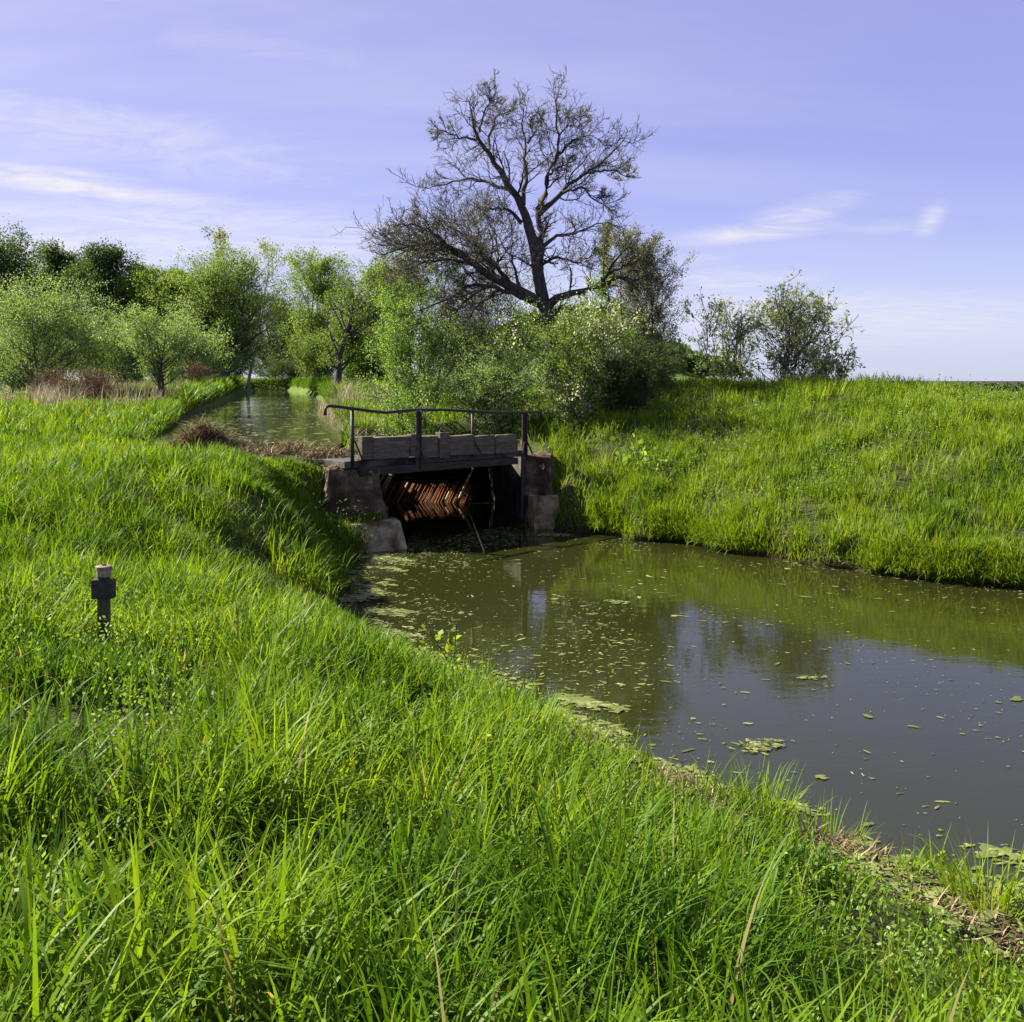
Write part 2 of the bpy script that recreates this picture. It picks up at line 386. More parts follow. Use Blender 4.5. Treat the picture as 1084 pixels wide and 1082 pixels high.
# ------------------------------------------------------------------ grass blades
def blades(root, length, width, az, th0, th1, nseg, tint, twist):
    N = len(root); pts = np.zeros((N, nseg + 1, 3)); pts[:, 0] = root
    dx, dy = np.cos(az), np.sin(az)
    for i in range(nseg):
        t = (i + .5) / nseg; th = th0 + th1 * t ** 1.6
        st = length / nseg
        pts[:, i + 1, 0] = pts[:, i, 0] + np.sin(th) * dx * st
        pts[:, i + 1, 1] = pts[:, i, 1] + np.sin(th) * dy * st
        pts[:, i + 1, 2] = pts[:, i, 2] + np.cos(th) * st
    ca = az + math.pi / 2 + twist
    sx, sy = np.cos(ca), np.sin(ca)
    V = np.zeros((N, 2 * nseg + 1, 3)); A = np.zeros((N, 2 * nseg + 1))
    for i in range(nseg):
        t = i / nseg; w = width * (.55 + .45 * min(1, t * 4)) * (1 - t ** 2.2) ** .8 * .5
        for s, j in ((-1, 2 * i), (1, 2 * i + 1)):
            V[:, j, 0] = pts[:, i, 0] + s * sx * w; V[:, j, 1] = pts[:, i, 1] + s * sy * w; V[:, j, 2] = pts[:, i, 2]
            A[:, j] = t
    V[:, -1] = pts[:, -1]; A[:, -1] = 1
    nv = 2 * nseg + 1; b = (np.arange(N) * nv)[:, None]
    q = [np.concatenate([b + 2 * i, b + 2 * i + 1, b + 2 * i + 3, b + 2 * i + 2], 1) for i in range(nseg - 1)]
    Q = np.concatenate(q, 0) if q else np.zeros((0, 4), int)
    T = np.concatenate([b + 2 * nseg - 2, b + 2 * nseg - 1, b + 2 * nseg], 1)
    return V.reshape(-1, 3), Q, T, np.repeat(tint, nv), A.ravel()
class Soup:
    def __init__(self): self.V = []; self.Q = []; self.T = []; self.a = []; self.b = []; self.n = 0
    def add(self, V, Q, T, tint, along):
        self.V.append(V)
        if len(Q): self.Q.append(Q + self.n)
        if len(T): self.T.append(T + self.n)
        self.a.append(tint); self.b.append(along); self.n += len(V)
    def mesh(self, name, smooth=True):
        return npmesh(name, np.concatenate(self.V), np.concatenate(self.Q) if self.Q else None, np.concatenate(self.T) if self.T else None,
                      {'tint': np.concatenate(self.a), 'along': np.concatenate(self.b)}, smooth)

def scatter(n, x0, x1, y0, y1, rng):
    return rng.uniform(x0, x1, n), rng.uniform(y0, y1, n)
DECK_A = np.array((-3.04, 19.5)); DU = np.array((.74, .673)); DN = np.array((-.673, .74))
DECK = [tuple(DECK_A + DU * a + DN * b) for a, b in ((-.1, -.15), (4.6, -.15), (4.6, 1.3), (-.1, 1.3))]
BARE = [(p[0], p[1], p[2]) for p in (( *WAT(612, 800, .35), .42), (*WAT(728, 845, .30), .38), (*WAT(760, 880, .32), .3), (*WAT(870, 900, .2), .34), (*WAT(900, 930, .2), .3))]
def allowed(x, y, marg=.0):
    ok = sdist(POND, x, y) > marg
    ok &= sdist(STREAM, x, y) > .12
    ok &= sdist(CHAMBER, x, y) > .3
    ok &= sdist(DECK, x, y) > .0
    return ok
def shore_s(x, y): return -.863 * (x - 3.1) - .505 * (y - 6.25)     # metres inland of the near shore

def make_grass(name, x, y, L, W, nseg, rng, mat, wind=.0, out=None, tint_shift=0, upright=.2, bend=1.1):
    N = len(x); z = height(x, y) - .02
    cl = fbm(x * 1.7, y * 1.7, 21, 3); dirn = fbm(x * .8, y * .8, 33, 3) * 9 + rng.normal(0, 2.6, N)
    big = fbm(x * .35, y * .35, 5, 3)
    if out is not None: dirn = np.where(np.isnan(out), dirn, out + rng.normal(0, .5, N))
    L = L * (.45 + .95 * cl) * rng.uniform(.55, 1.2, N) * (.7 + .6 * big)
    th0 = np.abs(rng.normal(upright, .17, N)); th1 = rng.gamma(2.0, bend / 2, N) * np.clip(L / .35, .45, 1.4)
    th1 = np.minimum(th1, 2.3)
    tint = np.clip(.42 + (fbm(x * 1.1, y * 1.1, 44, 3) - .5) * .9 + rng.normal(0, .17, N) + tint_shift, 0, .94)
    dry = rng.random(N) < .012; tint = np.where(dry, 1.0, tint)
    return blades(np.stack([x, y, z], 1), L, W * rng.uniform(.5, 1.5, N), dirn, th0, th1, nseg, tint, rng.normal(0, .5, N))

def field(soup, n, box, dist, L, W, nseg, seed, extra=None, marg=0.03, tuft=0, tr=.07, **kw):
    rng = np.random.default_rng(seed)
    x, y = scatter(n, *box, rng); out = np.full(n, np.nan)
    if tuft:                                   # most blades stand in tussocks, leaning outwards
        m = int(n * .78); c = rng.integers(0, max(1, m // tuft), m); a = rng.uniform(0, 6.283, m); q = np.abs(rng.normal(0, tr, m)) * rng.uniform(.6, 1.5, max(1, m // tuft))[c]
        x[:m] = x[c] + np.cos(a) * q; y[:m] = y[c] + np.sin(a) * q; out[:m] = a
    keep = (np.abs(x) < .60 * y + 1.6) & (y > dist[0]) & (y <= dist[1])
    x, y, out = x[keep], y[keep], out[keep]
    ok = allowed(x, y, marg); x, y, out = x[ok], y[ok], out[ok]
    if extra is not None:
        p = extra(x, y); k = rng.random(len(x)) < p; x, y, out = x[k], y[k], out[k]
    soup.add(*make_grass('', x, y, L(x, y) if callable(L) else L, W, nseg, rng, None, out=out, **kw))

def band(x, y):
    d = sdist(POND, x, y) + .8 * (fbm(x * 2.2, y * 2.2, 18) - .5)
    return sstep(1.3, 2.2, x) * sstep(1.4, .95, d)
def near_density(x, y):
    p = np.clip((fbm(x * 1.5, y * 1.5, 71, 4) - .33) * 3.2, .10, 1.0)
    for bx, by, r in BARE:
        p = p * sstep(r * .5, r * 1.3, np.hypot(x - bx, y - by))
    s = shore_s(x, y)
    p = p * (.2 + .8 * sstep(.2, 1.5, s + 1.6 * (fbm(x * 2, y * 2, 8) - .5)))
    # the flat shore at the lower right is mostly weed mat
    p = p * (1 - .96 * band(x, y))
    return p
def near_len(x, y):
    s = shore_s(x, y)
    L = (.24 + .27 * sstep(.6, 4.2, s)) * (.55 + .45 * sstep(.1, 1.5, sdist(POND, x, y)))
    L = L * (1 - .45 * sstep(1.2, 2.0, x) * sstep(2.2, 1.2, sdist(POND, x, y)))
    L = L * (1 - .5 * np.exp(-((x + 2.65) ** 2 + ((y - 6.5) / 1.3) ** 2) / .35))
    return L
def left_len(x, y):
    L = np.full(x.shape, .46)
    dam = sstep(-9.5, -8, x) * sstep(17.6, 19.2, y) * sstep(26, 23, y)
    corner = np.exp(-((x + 3.1) ** 2 + ((y - 18.9) / 1.3) ** 2) / .8)
    st = sstep(2.2, .3, sdist(STREAM, x, y)) * sstep(-13, -10.5, x)
    return L * (1 - .75 * np.maximum(dam, st * np.where(y > 28, .4, 1))) * (1 - .6 * corner)
is_mound = lambda x, y: (x > .9 + .0 * y) & (sdist(POND, x, y) < 60) & (shore_s(x, y) < -3)
left_only = lambda x, y: near_density(x, y) * (~is_mound(x, y)) * (1 - .7 * np.exp(-((x + 2.9) ** 2 + (y - 18.9) ** 2) / .5)) * np.where((y > 20.9) & (x > -8.2), .25, 1)
g = Soup()
field(g, 115000, (-6.5, 4.5, 1.2, 7.5), (1.2, 7.5), near_len, .0130, 6, 101, left_only, tuft=34, tr=.075)
field(g, 110000, (-10, 3, 7.5, 13), (7.5, 13), near_len, .0140, 5, 102, left_only, tuft=34, tr=.10)
field(g, 95000, (-15, 0, 13, 22), (13, 22), left_len, .016, 4, 103, left_only, tuft=40, tr=.14)
field(g, 80000, (-32, 1.5, 22, 48), (22, 48), left_len, .035, 3, 104, lambda x, y: np.where(is_mound(x, y), 0, 1.0))
field(g, 420000, (-48, 0, 46, 140), (46, 140), .8, .075, 3, 110, lambda x, y: np.where(is_mound(x, y) & (x > -3), 0, 1.0) * sstep(9, 2, np.abs(sdist(STREAM, x, y))), upright=.35, tint_shift=-.12)
field(g, 60000, (-16, -4, 24, 48), (24, 48), .42, .028, 3, 111, lambda x, y: np.where(is_mound(x, y), 0, 1.0) * sstep(2.2, .8, np.abs(sdist(STREAM, x, y))), upright=.4, tint_shift=-.15)
field(g, 26000, (-5.4, -2.5, 15.2, 19.75), (15, 19.8), lambda x, y: .34 - .2 * sstep(18.5, 19.2, y), .016, 4, 112, lambda x, y: np.where(sdist(DECK, x, y) > .05, 1.0, 0), tuft=26, tr=.1, tint_shift=-.12)
field(g, 16000, (-.8, 3.4, 5.2, 11), (5, 11), .36, .011, 5, 113, lambda x, y: sstep(.56, .64, fbm(x * 2.4, y * 2.4, 191, 3)) * sstep(1.0, .3, sdist(POND, x, y)), marg=.0, tuft=26, tr=.08, upright=.32)
meadow = tag(link('meadow_grass', g.mesh('meadow_grass'), M['grass']), 'long lush green grass over the near bank and left meadow', 'grass', kind='stuff')

g = Soup()
md = lambda x, y: np.where(is_mound(x, y), np.clip((fbm(x * 1.5, y * 1.1, 91, 4) - .33) * 3.6, .22, 1), 0)
field(g, 210000, (.5, 22, 14, 24), (14, 24), .40, .017, 4, 105, md, marg=-.02, tuft=30, tr=.13, upright=.16, bend=.6, tint_shift=.03)
field(g, 110000, (.5, 24, 24, 36), (24, 36), .46, .024, 3, 106, md, tuft=30, tr=.18, upright=.16, bend=.6, tint_shift=.03)
field(g, 30000, (1, 45, 36, 70), (36, 70), .5, .06, 2, 107, md, upright=.2, bend=.6)
rng = np.random.default_rng(109); n = 26000; fs = np.array(far_fray); i = rng.integers(0, len(fs) - 1, n); u = rng.random(n)[:, None]
p = fs[i] + (fs[i + 1] - fs[i]) * u; p[:, 1] += np.abs(rng.normal(0, .16, n)) - .03
k = rng.random(n) < np.clip((fbm(p[:, 0] * 2.1, p[:, 1] * 2.1, 12, 3) - .38) * 2.6, .05, 1); p = p[k]; n = len(p)
zz0 = np.maximum(height(p[:, 0], p[:, 1]), .02)
g.add(*blades(np.concatenate([p, zz0[:, None]], 1), rng.uniform(.2, .5, n), .016 * rng.uniform(.7, 1.3, n), rng.normal(-1.9, 1.1, n), np.abs(rng.normal(.35, .25, n)), rng.gamma(2, .5, n).clip(0, 2.4), 4, np.clip(rng.normal(.5, .24, n), 0, 1), rng.normal(0, .5, n)))
mound = tag(link('mound_grass', g.mesh('mound_grass'), M['mound_grass']), 'tall green grass covering the mound across the pond', 'grass', kind='stuff')

# ------------------------------------------------------------------ trees
UP = np.array((0, 0, 1.0))
def nrm(a): return a / (np.linalg.norm(a, axis=-1, keepdims=True) + 1e-9)
def sample(P, R, t):
    """points, tangents, radii at parameter t (one row each) on polylines P (N,n,3)"""
    N, n, _ = P.shape; f = np.clip(t, 0, .9999) * (n - 1); i = f.astype(int); u = (f - i)[:, None]
    r = np.arange(N); a = P[r, i]; b = P[r, i + 1]
    return a + (b - a) * u, nrm(b - a), R[r, i] * (1 - u[:, 0]) + R[r, i + 1] * u[:, 0]
def sprout(P, R, k, rng, t0=.25, t1=1.0, L=1.0, Lt=.5, ang=(.6, 1.1), rr=.55, n=6, up=.12, wob=.18, rmin=.004, lens=None, flat=0.0):
    N = len(P); PP = np.repeat(P, k, 0); RR = np.repeat(R, k, 0)
    t = np.tile((np.arange(k) + .5) / k, N) + rng.uniform(-.5, .5, N * k) / k
    t = t0 + (t1 - t0) * t
    p, d, r = sample(PP, RR, t)
    v = rng.normal(0, 1, (N * k, 3)); v[:, 2] *= (1 - flat); v = nrm(v - d * (v * d).sum(1, keepdims=True))
    a = rng.uniform(ang[0], ang[1], N * k)[:, None]
    d = nrm(d * np.cos(a) + v * np.sin(a))
    par = np.linalg.norm(np.diff(PP, axis=1), axis=2).sum(1) if lens is None else 1
    ln = par * L * (1 - Lt * (t - t0) / (t1 - t0 + 1e-6)) * rng.uniform(.7, 1.25, N * k)
    if lens is not None: ln = lens(t) * rng.uniform(.75, 1.2, N * k)
    C = np.zeros((N * k, n, 3)); C[:, 0] = p
    for i in range(1, n):
        d = nrm(d + rng.normal(0, wob, d.shape) + UP * up)
        C[:, i] = C[:, i - 1] + d * (ln / (n - 1))[:, None]
    r0 = np.maximum(r * rr, rmin)
    CR = r0[:, None] * np.linspace(1, .35, n)[None, :]
    return C, np.maximum(CR, rmin * .6)
def tubes(P, R, k):
    N, n, _ = P.shape
    T = np.zeros_like(P); T[:, 1:-1] = P[:, 2:] - P[:, :-2]; T[:, 0] = P[:, 1] - P[:, 0]; T[:, -1] = P[:, -1] - P[:, -2]; T = nrm(T)
    ref = np.where(np.abs(T[:, :, 2:3]) > .9, np.array((1.0, 0, 0)), UP); A = nrm(np.cross(T, ref)); B = np.cross(T, A)
    th = np.arange(k) * 2 * math.pi / k
    V = P[:, :, None] + (A[:, :, None] * np.cos(th)[:, None] + B[:, :, None] * np.sin(th)[:, None]) * R[:, :, None, None]
    b = (np.arange(N) * n * k)[:, None, None] + (np.arange(n - 1) * k)[None, :, None]; j = np.arange(k)[None, None, :]; j2 = (j + 1) % k
    Q = np.stack([b + j, b + j2, b + k + j2, b + k + j], -1).reshape(-1, 4)
    return V.reshape(-1, 3), Q
def wood_mesh(name, levels):
    Vs, Qs, n = [], [], 0
    for P, R, k in levels:
        V, Q = tubes(P, R, k); Vs.append(V); Qs.append(Q + n); n += len(V)
    return npmesh(name, np.concatenate(Vs), np.concatenate(Qs))
def leaves(P, per, size, rng, spread=.05, asp=.55, tbias=0.0, droop=.2, t0=0.2):
    N = len(P); PP = np.repeat(P, per, 0); t = rng.uniform(t0, 1, N * per)
    p, d, _ = sample(PP, np.ones(PP.shape[:2]), t)
    p = p + rng.normal(0, spread, p.shape)
    a = nrm(rng.normal(0, 1, p.shape) + d * .5 - UP * droop); v = nrm(np.cross(a, rng.normal(0, 1, p.shape)))
    s = size * rng.uniform(.55, 1.25, len(p))[:, None]
    cl = np.repeat(rng.normal(0, .12, N), per)
    V = np.stack([p, p + a * s * .45 + v * s * asp * .5, p + a * s, p + a * s * .45 - v * s * asp * .5], 1)
    Q = np.arange(len(p) * 4).reshape(-1, 4)
    tint = np.repeat(np.clip(.5 + cl + tbias + rng.normal(0, .2, len(p)), 0, 1), 4)
    return V.reshape(-1, 3), Q, tint
def leaf_mesh(name, sets):
    Vs, Qs, ts, n = [], [], [], 0
    for V, Q, t in sets: Vs.append(V); Qs.append(Q + n); ts.append(t); n += len(V)
    V = np.concatenate(Vs)
    return npmesh(name, V, np.concatenate(Qs), None, {'tint': np.concatenate(ts)}, False)

def pick(B, m): return (B[0][m], B[1][m])
def grow_tree(H, W, rng, trunk_r=.14, stems=1, clear=.15, shape='round', n1=22, n2=6, n3=4, per=9, leaf=.12, spread=.12, up1=.13, lean=(0, 0), leader=.85, tw=.5, ang1=(.55, 1.1), asp=.55, wob=.05, gap=.28, ragged=.45):
    """trunk stems + three levels; the limb length follows the crown outline, with gaps and stray limbs; then fitted to H x W"""
    n = 9; P = np.zeros((stems, n, 3)); d0 = nrm(np.concatenate([rng.normal(0, .16 if stems > 1 else .03, (stems, 2)) + np.array(lean), np.ones((stems, 1))], 1))
    P[:, 0, :2] = rng.normal(0, .05 + .12 * (stems > 1), (stems, 2)); P[:, 0, 2] = -.2
    hs = H * leader * rng.uniform(.75, 1.0, stems); hs[0] = H * leader; d = d0
    for i in range(1, n):
        d = nrm(d + rng.normal(0, wob, d.shape) + UP * .12); P[:, i] = P[:, i - 1] + d * ((hs + .2) / (n - 1))[:, None]
    R = trunk_r * (1 - .88 * np.linspace(0, 1, n) ** .8)[None, :] * np.ones((stems, 1)) / (stems ** .4)
    prof = {'round': lambda t: np.sqrt(np.clip(1 - ((t - .45) / .62) ** 2, .04, 1)),
            'cone': lambda t: np.clip(1.05 - t, .08, 1) ** .8,
            'vase': lambda t: np.clip(.45 + .75 * t, 0, 1) * np.sqrt(np.clip(1.08 - t, .05, 1)) * 1.25}[shape]
    c = clear
    B1 = sprout(P, R, n1, rng, c, .99, ang=ang1, rr=.5, n=7, up=up1, wob=.11, rmin=.012, lens=lambda t: W * .55 * prof((t - c) / (1 - c)) * rng.uniform(1 - ragged, 1 + ragged * .5, len(t)))
    B2 = sprout(*B1, n2, rng, .2, 1.0, L=.5, Lt=.4, ang=(.45, .95), rr=.55, n=5, up=.08, wob=.15, rmin=.007)
    B2 = pick(B2, rng.random(len(B2[0])) > gap)
    B3 = sprout(*B2, n3, rng, .2, 1.0, L=tw, Lt=.3, ang=(.4, 1.0), rr=.6, n=4, up=.03, wob=.2, rmin=.004)
    B3 = pick(B3, rng.random(len(B3[0])) > .12)
    z = H / np.percentile(B3[0][:, -1, 2], 99.3); w = np.percentile(np.abs(B3[0][:, -1, 0] - np.mean(B3[0][:, -1, 0])), 97) * 2; wx = np.clip(W / w, .6, 1.5)
    for B in ((P, R), B1, B2, B3): B[0][:] = B[0] * np.array((wx, wx, z))
    lv = [(P, R, 10), (*B1, 6), (*B2, 4), (*B3, 3)]
    lf = [leaves(B3[0], per, leaf, rng, spread, asp), leaves(B2[0], max(1, per // 2), leaf, rng, spread, asp, t0=.5)]
    return lv, lf
def plant(name, label, cat, px, y, top, wpx, leafmat, barkmat='bark', group=None, seed=1, zoff=0, flowers=0, **kw):
    """stand a tree so that its top reaches photo row `top` at distance y"""
    rng = np.random.default_rng(seed); x = PX(px, y); gz = float(height(np.array([x]), np.array([y]))[0]) + zoff
    H = PZ(top, y) - gz; W = wpx / F * y
    lv, lf = grow_tree(H, W, rng, **kw)
    root = empty(name, (x, y, gz), label, cat, group)
    link('trunk', wood_mesh('trunk', lv), M[barkmat], root)
    link('crown', leaf_mesh('crown', lf), M['leaf_' + leafmat], root)
    if flowers:
        P = lv[2][0]; k = rng.random(len(P)) < flowers
        lump = fbm(P[:, -1, 0] * 1.2 + seed, P[:, -1, 2] * 1.2, 17, 2) > .42
        P = P[k & lump]
        V, Q, t = leaves(P, 22, .055, rng, .08, .9, t0=.4)
        link('blossom', leaf_mesh('blossom', [(V, Q, t)]), M['leaf_flower'], root)
    return root

# --- the big old tree: limbs traced from the photo, given depth, then grown
def hero():
    rng = np.random.default_rng(77); D = 30.0; gz = 2.35
    bx, by = PX(585, D), D
    root = empty('old_tree', (bx, by, gz), 'big gnarled old tree, nearly bare, towering behind the footbridge', 'tree')
    lim = [  # (pixel polyline, start radius, end radius, depth at tip)
        ([(590, 440), (588, 400), (583, 350), (577, 319), (569, 285), (564, 255), (559, 233)], .36, .17, 0),
        ([(571, 300), (572, 265), (571, 240), (569, 217)], .17, .09, .3),
        ([(559, 233), (551, 210), (543, 195), (528, 174), (515, 153), (502, 129), (495, 104)], .17, .035, -.5),
        ([(514, 152), (518, 127), (525, 109), (541, 104)], .07, .02, .8),
        ([(503, 131), (510, 112), (516, 95), (519, 80)], .05, .014, -.9),
        ([(502, 138), (481, 133), (468, 128), (455, 129)], .05, .014, -1.2),
        ([(541, 194), (512, 184), (487, 180), (471, 188), (447, 190)], .08, .016, 1.3),
        ([(551, 230), (536, 214), (515, 215), (503, 228)], .08, .016, -1.4),
        ([(553, 210), (556, 174), (555, 156), (559, 140), (550, 122), (554, 104)], .10, .018, 1.0),
        ([(558, 141), (568, 127), (569, 112)], .045, .014, 1.5),
        ([(569, 215), (577, 200), (581, 174), (590, 156), (593, 135), (590, 114), (589, 94)], .12, .018, -.8),
        ([(589, 158), (606, 137), (626, 132), (640, 138)], .06, .014, -1.5),
        ([(593, 135), (602, 118), (612, 112), (620, 110)], .035, .012, .5),
        ([(569, 222), (593, 200), (606, 182), (626, 174), (644, 158), (664, 138)], .12, .018, .9),
        ([(622, 175), (640, 172), (652, 171), (671, 179)], .055, .014, 1.6),
        ([(595, 198), (619, 190), (631, 205), (646, 213)], .06, .014, -.9),
        ([(581, 176), (596, 166), (607, 163)], .05, .014, .6),
        ([(573, 258), (590, 245), (612, 243), (634, 230), (652, 232)], .08, .014, 1.7),
        ([(575, 276), (592, 268), (612, 276), (630, 268)], .06, .013, -1.6),
        ([(574, 320), (560, 314), (523, 293), (497, 274), (467, 252), (436, 254), (408, 262)], .24, .02, -2.2),
        ([(540, 302), (515, 268), (490, 245), (462, 228), (438, 240)], .09, .015, 1.2),
        ([(500, 276), (470, 270), (440, 275), (412, 292)], .08, .014, -.6),
        ([(562, 316), (530, 306), (506, 297), (490, 303), (466, 320), (440, 330)], .11, .016, -2.6),
        ([(467, 252), (450, 238), (428, 232), (408, 244)], .06, .013, -2.8),
        ([(552, 312), (540, 268), (520, 240), (512, 222)], .07, .013, 2.2),
        ([(582, 322), (600, 310), (637, 303), (647, 293), (653, 274), (668, 258)], .16, .018, -1.6),
        ([(640, 301), (662, 290), (680, 296), (694, 310)], .08, .014, -2.2),
        ([(588, 330), (618, 328), (650, 326), (680, 334)], .10, .014, .8),
        ([(650, 286), (668, 276), (684, 284), (693, 292)], .05, .013, .6),
        ([(585, 335), (598, 322), (607, 340), (600, 352)], .10, .04, -.9),
    ]
    lim += [([(523, 293), (505, 258), (482, 236), (470, 222)], .06, .013, 1.8), ([(497, 274), (482, 258), (455, 262), (430, 276)], .06, .013, -3.0), ([(545, 305), (525, 280), (508, 268), (500, 250)], .07, .013, -2.4),
            ([(470, 256), (450, 262), (425, 262), (405, 250)], .05, .012, .8), ([(515, 300), (490, 318), (470, 345), (462, 362)], .06, .014, -2.0), ([(530, 306), (505, 320), (490, 345), (482, 370)], .06, .014, 1.0)]
    n = 14; P = []; R = []
    start_depth = {}
    for k, (pl, r0, r1, dep) in enumerate(lim):
        a = np.array(pl, float); a = np.where(a[:, 1:2] < 330, np.stack([572 + (a[:, 0] - 572) * .965, 330 + (a[:, 1] - 330) * .945], 1), a); s = np.concatenate([[0], np.cumsum(np.linalg.norm(np.diff(a, axis=0), axis=1))]); s /= s[-1]
        # Catmull-like smoothing through a fine linear resample
        u = np.linspace(0, 1, n); q = np.stack([np.interp(u, s, a[:, 0]), np.interp(u, s, a[:, 1])], 1)
        q[1:-1] = q[1:-1] * .5 + (q[:-2] + q[2:]) * .25
        # join: start at the depth of the limb it leaves
        d0 = 0.0
        if k:
            allp = np.concatenate(P0); j = np.argmin(((allp[:, :2] - q[0]) ** 2).sum(1)); d0 = allp[j, 2]
        dd = d0 + (dep - d0) * u ** 1.3 if k else np.zeros(n)
        if k == 0: P0 = []
        P0.append(np.concatenate([q, dd[:, None]], 1))
        yy = D + dd
        pts = np.stack([(q[:, 0] - 542) / F * yy, yy, EYE - (q[:, 1] - HZ) / F * yy], 1)
        pts += np.concatenate([np.zeros((1, 3)), rng.normal(0, .025, (n - 1, 3))], 0)
        P.append(pts - np.array((bx, by, gz))); R.append((r0 + (r1 - r0) * u ** .75) * .85)
    P = np.array(P); R = np.array(R)
    Lv = np.linalg.norm(np.diff(P, axis=1), axis=2).sum(1)
    k1 = P[1:]; r1 = R[1:]
    B1 = sprout(k1, r1, 14, rng, .18, 1.0, ang=(.45, 1.15), rr=.36, n=7, up=.07, wob=.26, rmin=.012, L=.36, Lt=.25)
    B1b = sprout(k1, r1, 1, rng, .96, 1.0, ang=(.0, .3), rr=.8, n=7, up=.05, wob=.22, rmin=.012, L=.15, Lt=0)
    lf_ = [i for i in range(len(k1)) if k1[i, -1, 0] < -1.0 and k1[i, -1, 2] < PZ(215, D) - gz]
    B1c = sprout(k1[lf_], r1[lf_], 7, rng, .2, 1.0, ang=(.5, 1.2), rr=.30, n=7, up=-.05, wob=.24, rmin=.010, L=.30, Lt=.3)
    B1 = (np.concatenate([B1[0], B1b[0], B1c[0]]), np.concatenate([B1[1], B1b[1], B1c[1]]))
    ln = np.linalg.norm(np.diff(B1[0], axis=1), axis=2).sum(1)
    B2 = sprout(*B1, 7, rng, .15, 1.0, L=.48, Lt=.3, ang=(.45, 1.1), rr=.6, n=5, up=.08, wob=.28, rmin=.008)
    B3 = sprout(*B2, 4, rng, .15, 1.0, L=.55, Lt=.2, ang=(.4, 1.0), rr=.65, n=4, up=.10, wob=.25, rmin=.006)
    lv = [(P, R, 10), (*B1, 5), (*B2, 4), (*B3, 3)]
    link('trunk', wood_mesh('trunk', lv), M['bark'], root)
    lf = [leaves(B3[0], 3, .038, rng, .022, .5, t0=.3)]
    link('crown', leaf_mesh('crown', lf), M['leaf_bud'], root)
hero()

# --- left wood and stream trees (px, distance, top row, crown width in px)
GB = 'trees at the edge of the wood'
DK = dict(group=GB, trunk_r=.32, n1=50, n2=8, n3=5, per=20, leaf=.23, spread=.34, clear=.05, gap=.12, ragged=.3)
plant('dark_tree', 'darkest tall broad tree at the far left edge of the wood', 'tree', 8, 95, 249, 95, 'dark', seed=11, **DK)
plant('dark_tree', 'dark tree squeezed between the corner tree and the round dark crown', 'tree', 62, 99, 261, 66, 'dark', seed=12, **DK)
plant('dark_tree', 'dark green round-topped tree with a deep black gap beneath its right side', 'tree', 104, 92, 263, 64, 'dark', seed=13, **DK)
plant('olive_tree', 'olive tree just right of the round dark crown, dark trunk side', 'tree', 150, 94, 285, 66, 'olive', seed=14, **DK)
plant('olive_tree', 'yellowish olive tree behind the small twin-stemmed tree', 'tree', 186, 90, 288, 62, 'olive', seed=15, **DK)
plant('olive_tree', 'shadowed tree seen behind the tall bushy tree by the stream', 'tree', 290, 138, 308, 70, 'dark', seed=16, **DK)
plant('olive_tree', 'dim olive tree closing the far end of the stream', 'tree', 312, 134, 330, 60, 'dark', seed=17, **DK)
plant('olive_tree', 'olive tree half hidden between the oak and the pale young tree', 'tree', 392, 78, 286, 66, 'olive', seed=18, **DK)
plant('olive_tree', 'dull green tree behind the tall bushy tree, left side', 'tree', 214, 97, 300, 60, 'olive', seed=19, **DK)
plant('pale_tree', 'pale green airy tree with thin stems at the left edge', 'tree', 38, 46, 290, 130, 'light', seed=21, trunk_r=.12, stems=3, n1=30, n2=8, n3=5, per=13, leaf=0.085, spread=0.12, clear=.16, shape='round')
plant('pale_bush', 'pale green bushy tree right of the airy left edge tree', 'tree', 98, 50, 328, 70, 'light', seed=22, trunk_r=.08, stems=3, n1=24, n2=7, n3=5, per=13, leaf=0.085, spread=0.12, clear=.05)
plant('small_tree', 'small pale tree on two dark slanting stems', 'tree', 168, 44, 318, 92, 'light', seed=23, trunk_r=.13, stems=2, n1=24, n2=7, n3=5, per=13, leaf=0.08, spread=0.11, clear=.28)
plant('bushy_tree', 'tall bushy green tree with several trunks left of the stream', 'tree', 236, 88, 262, 105, 'bright', seed=24, trunk_r=.42, stems=4, n1=28, n2=8, n3=5, per=15, leaf=0.17, spread=0.22, clear=.12, shape='round', ang1=(.5, 1.1))
plant('birch_tree', 'thin half-bare birch tree poking above the right side of the bushy tree', 'tree', 262, 102, 254, 56, 'grey', 'bark_birch', seed=25, trunk_r=.2, n1=22, n2=6, n3=4, per=3, leaf=.25, spread=.18, clear=.35, up1=.2)
plant('birch_tree', 'wispy top of a thin birch beside the bushy tree crown', 'tree', 240, 94, 242, 36, 'grey', 'bark_birch', seed=26, trunk_r=.2, n1=22, n2=6, n3=4, per=4, leaf=.25, spread=.18, clear=.4, up1=.2)
plant('birch_tree', 'bright leaning birch with sunlit drooping crown over the stream', 'tree', 323, 118, 269, 66, 'bright', seed=27, trunk_r=.3, stems=2, n1=36, n2=8, n3=5, per=16, leaf=0.22, spread=0.28, clear=.08)
plant('young_oak', 'olive oak with a dark forked trunk right of the stream', 'tree', 357, 60, 280, 78, 'olive', 'bark', seed=28, trunk_r=.26, n1=26, n2=7, n3=5, per=11, leaf=0.11, spread=0.13, clear=.18, wob=.1)
GU = 'understory bushes along the wood'
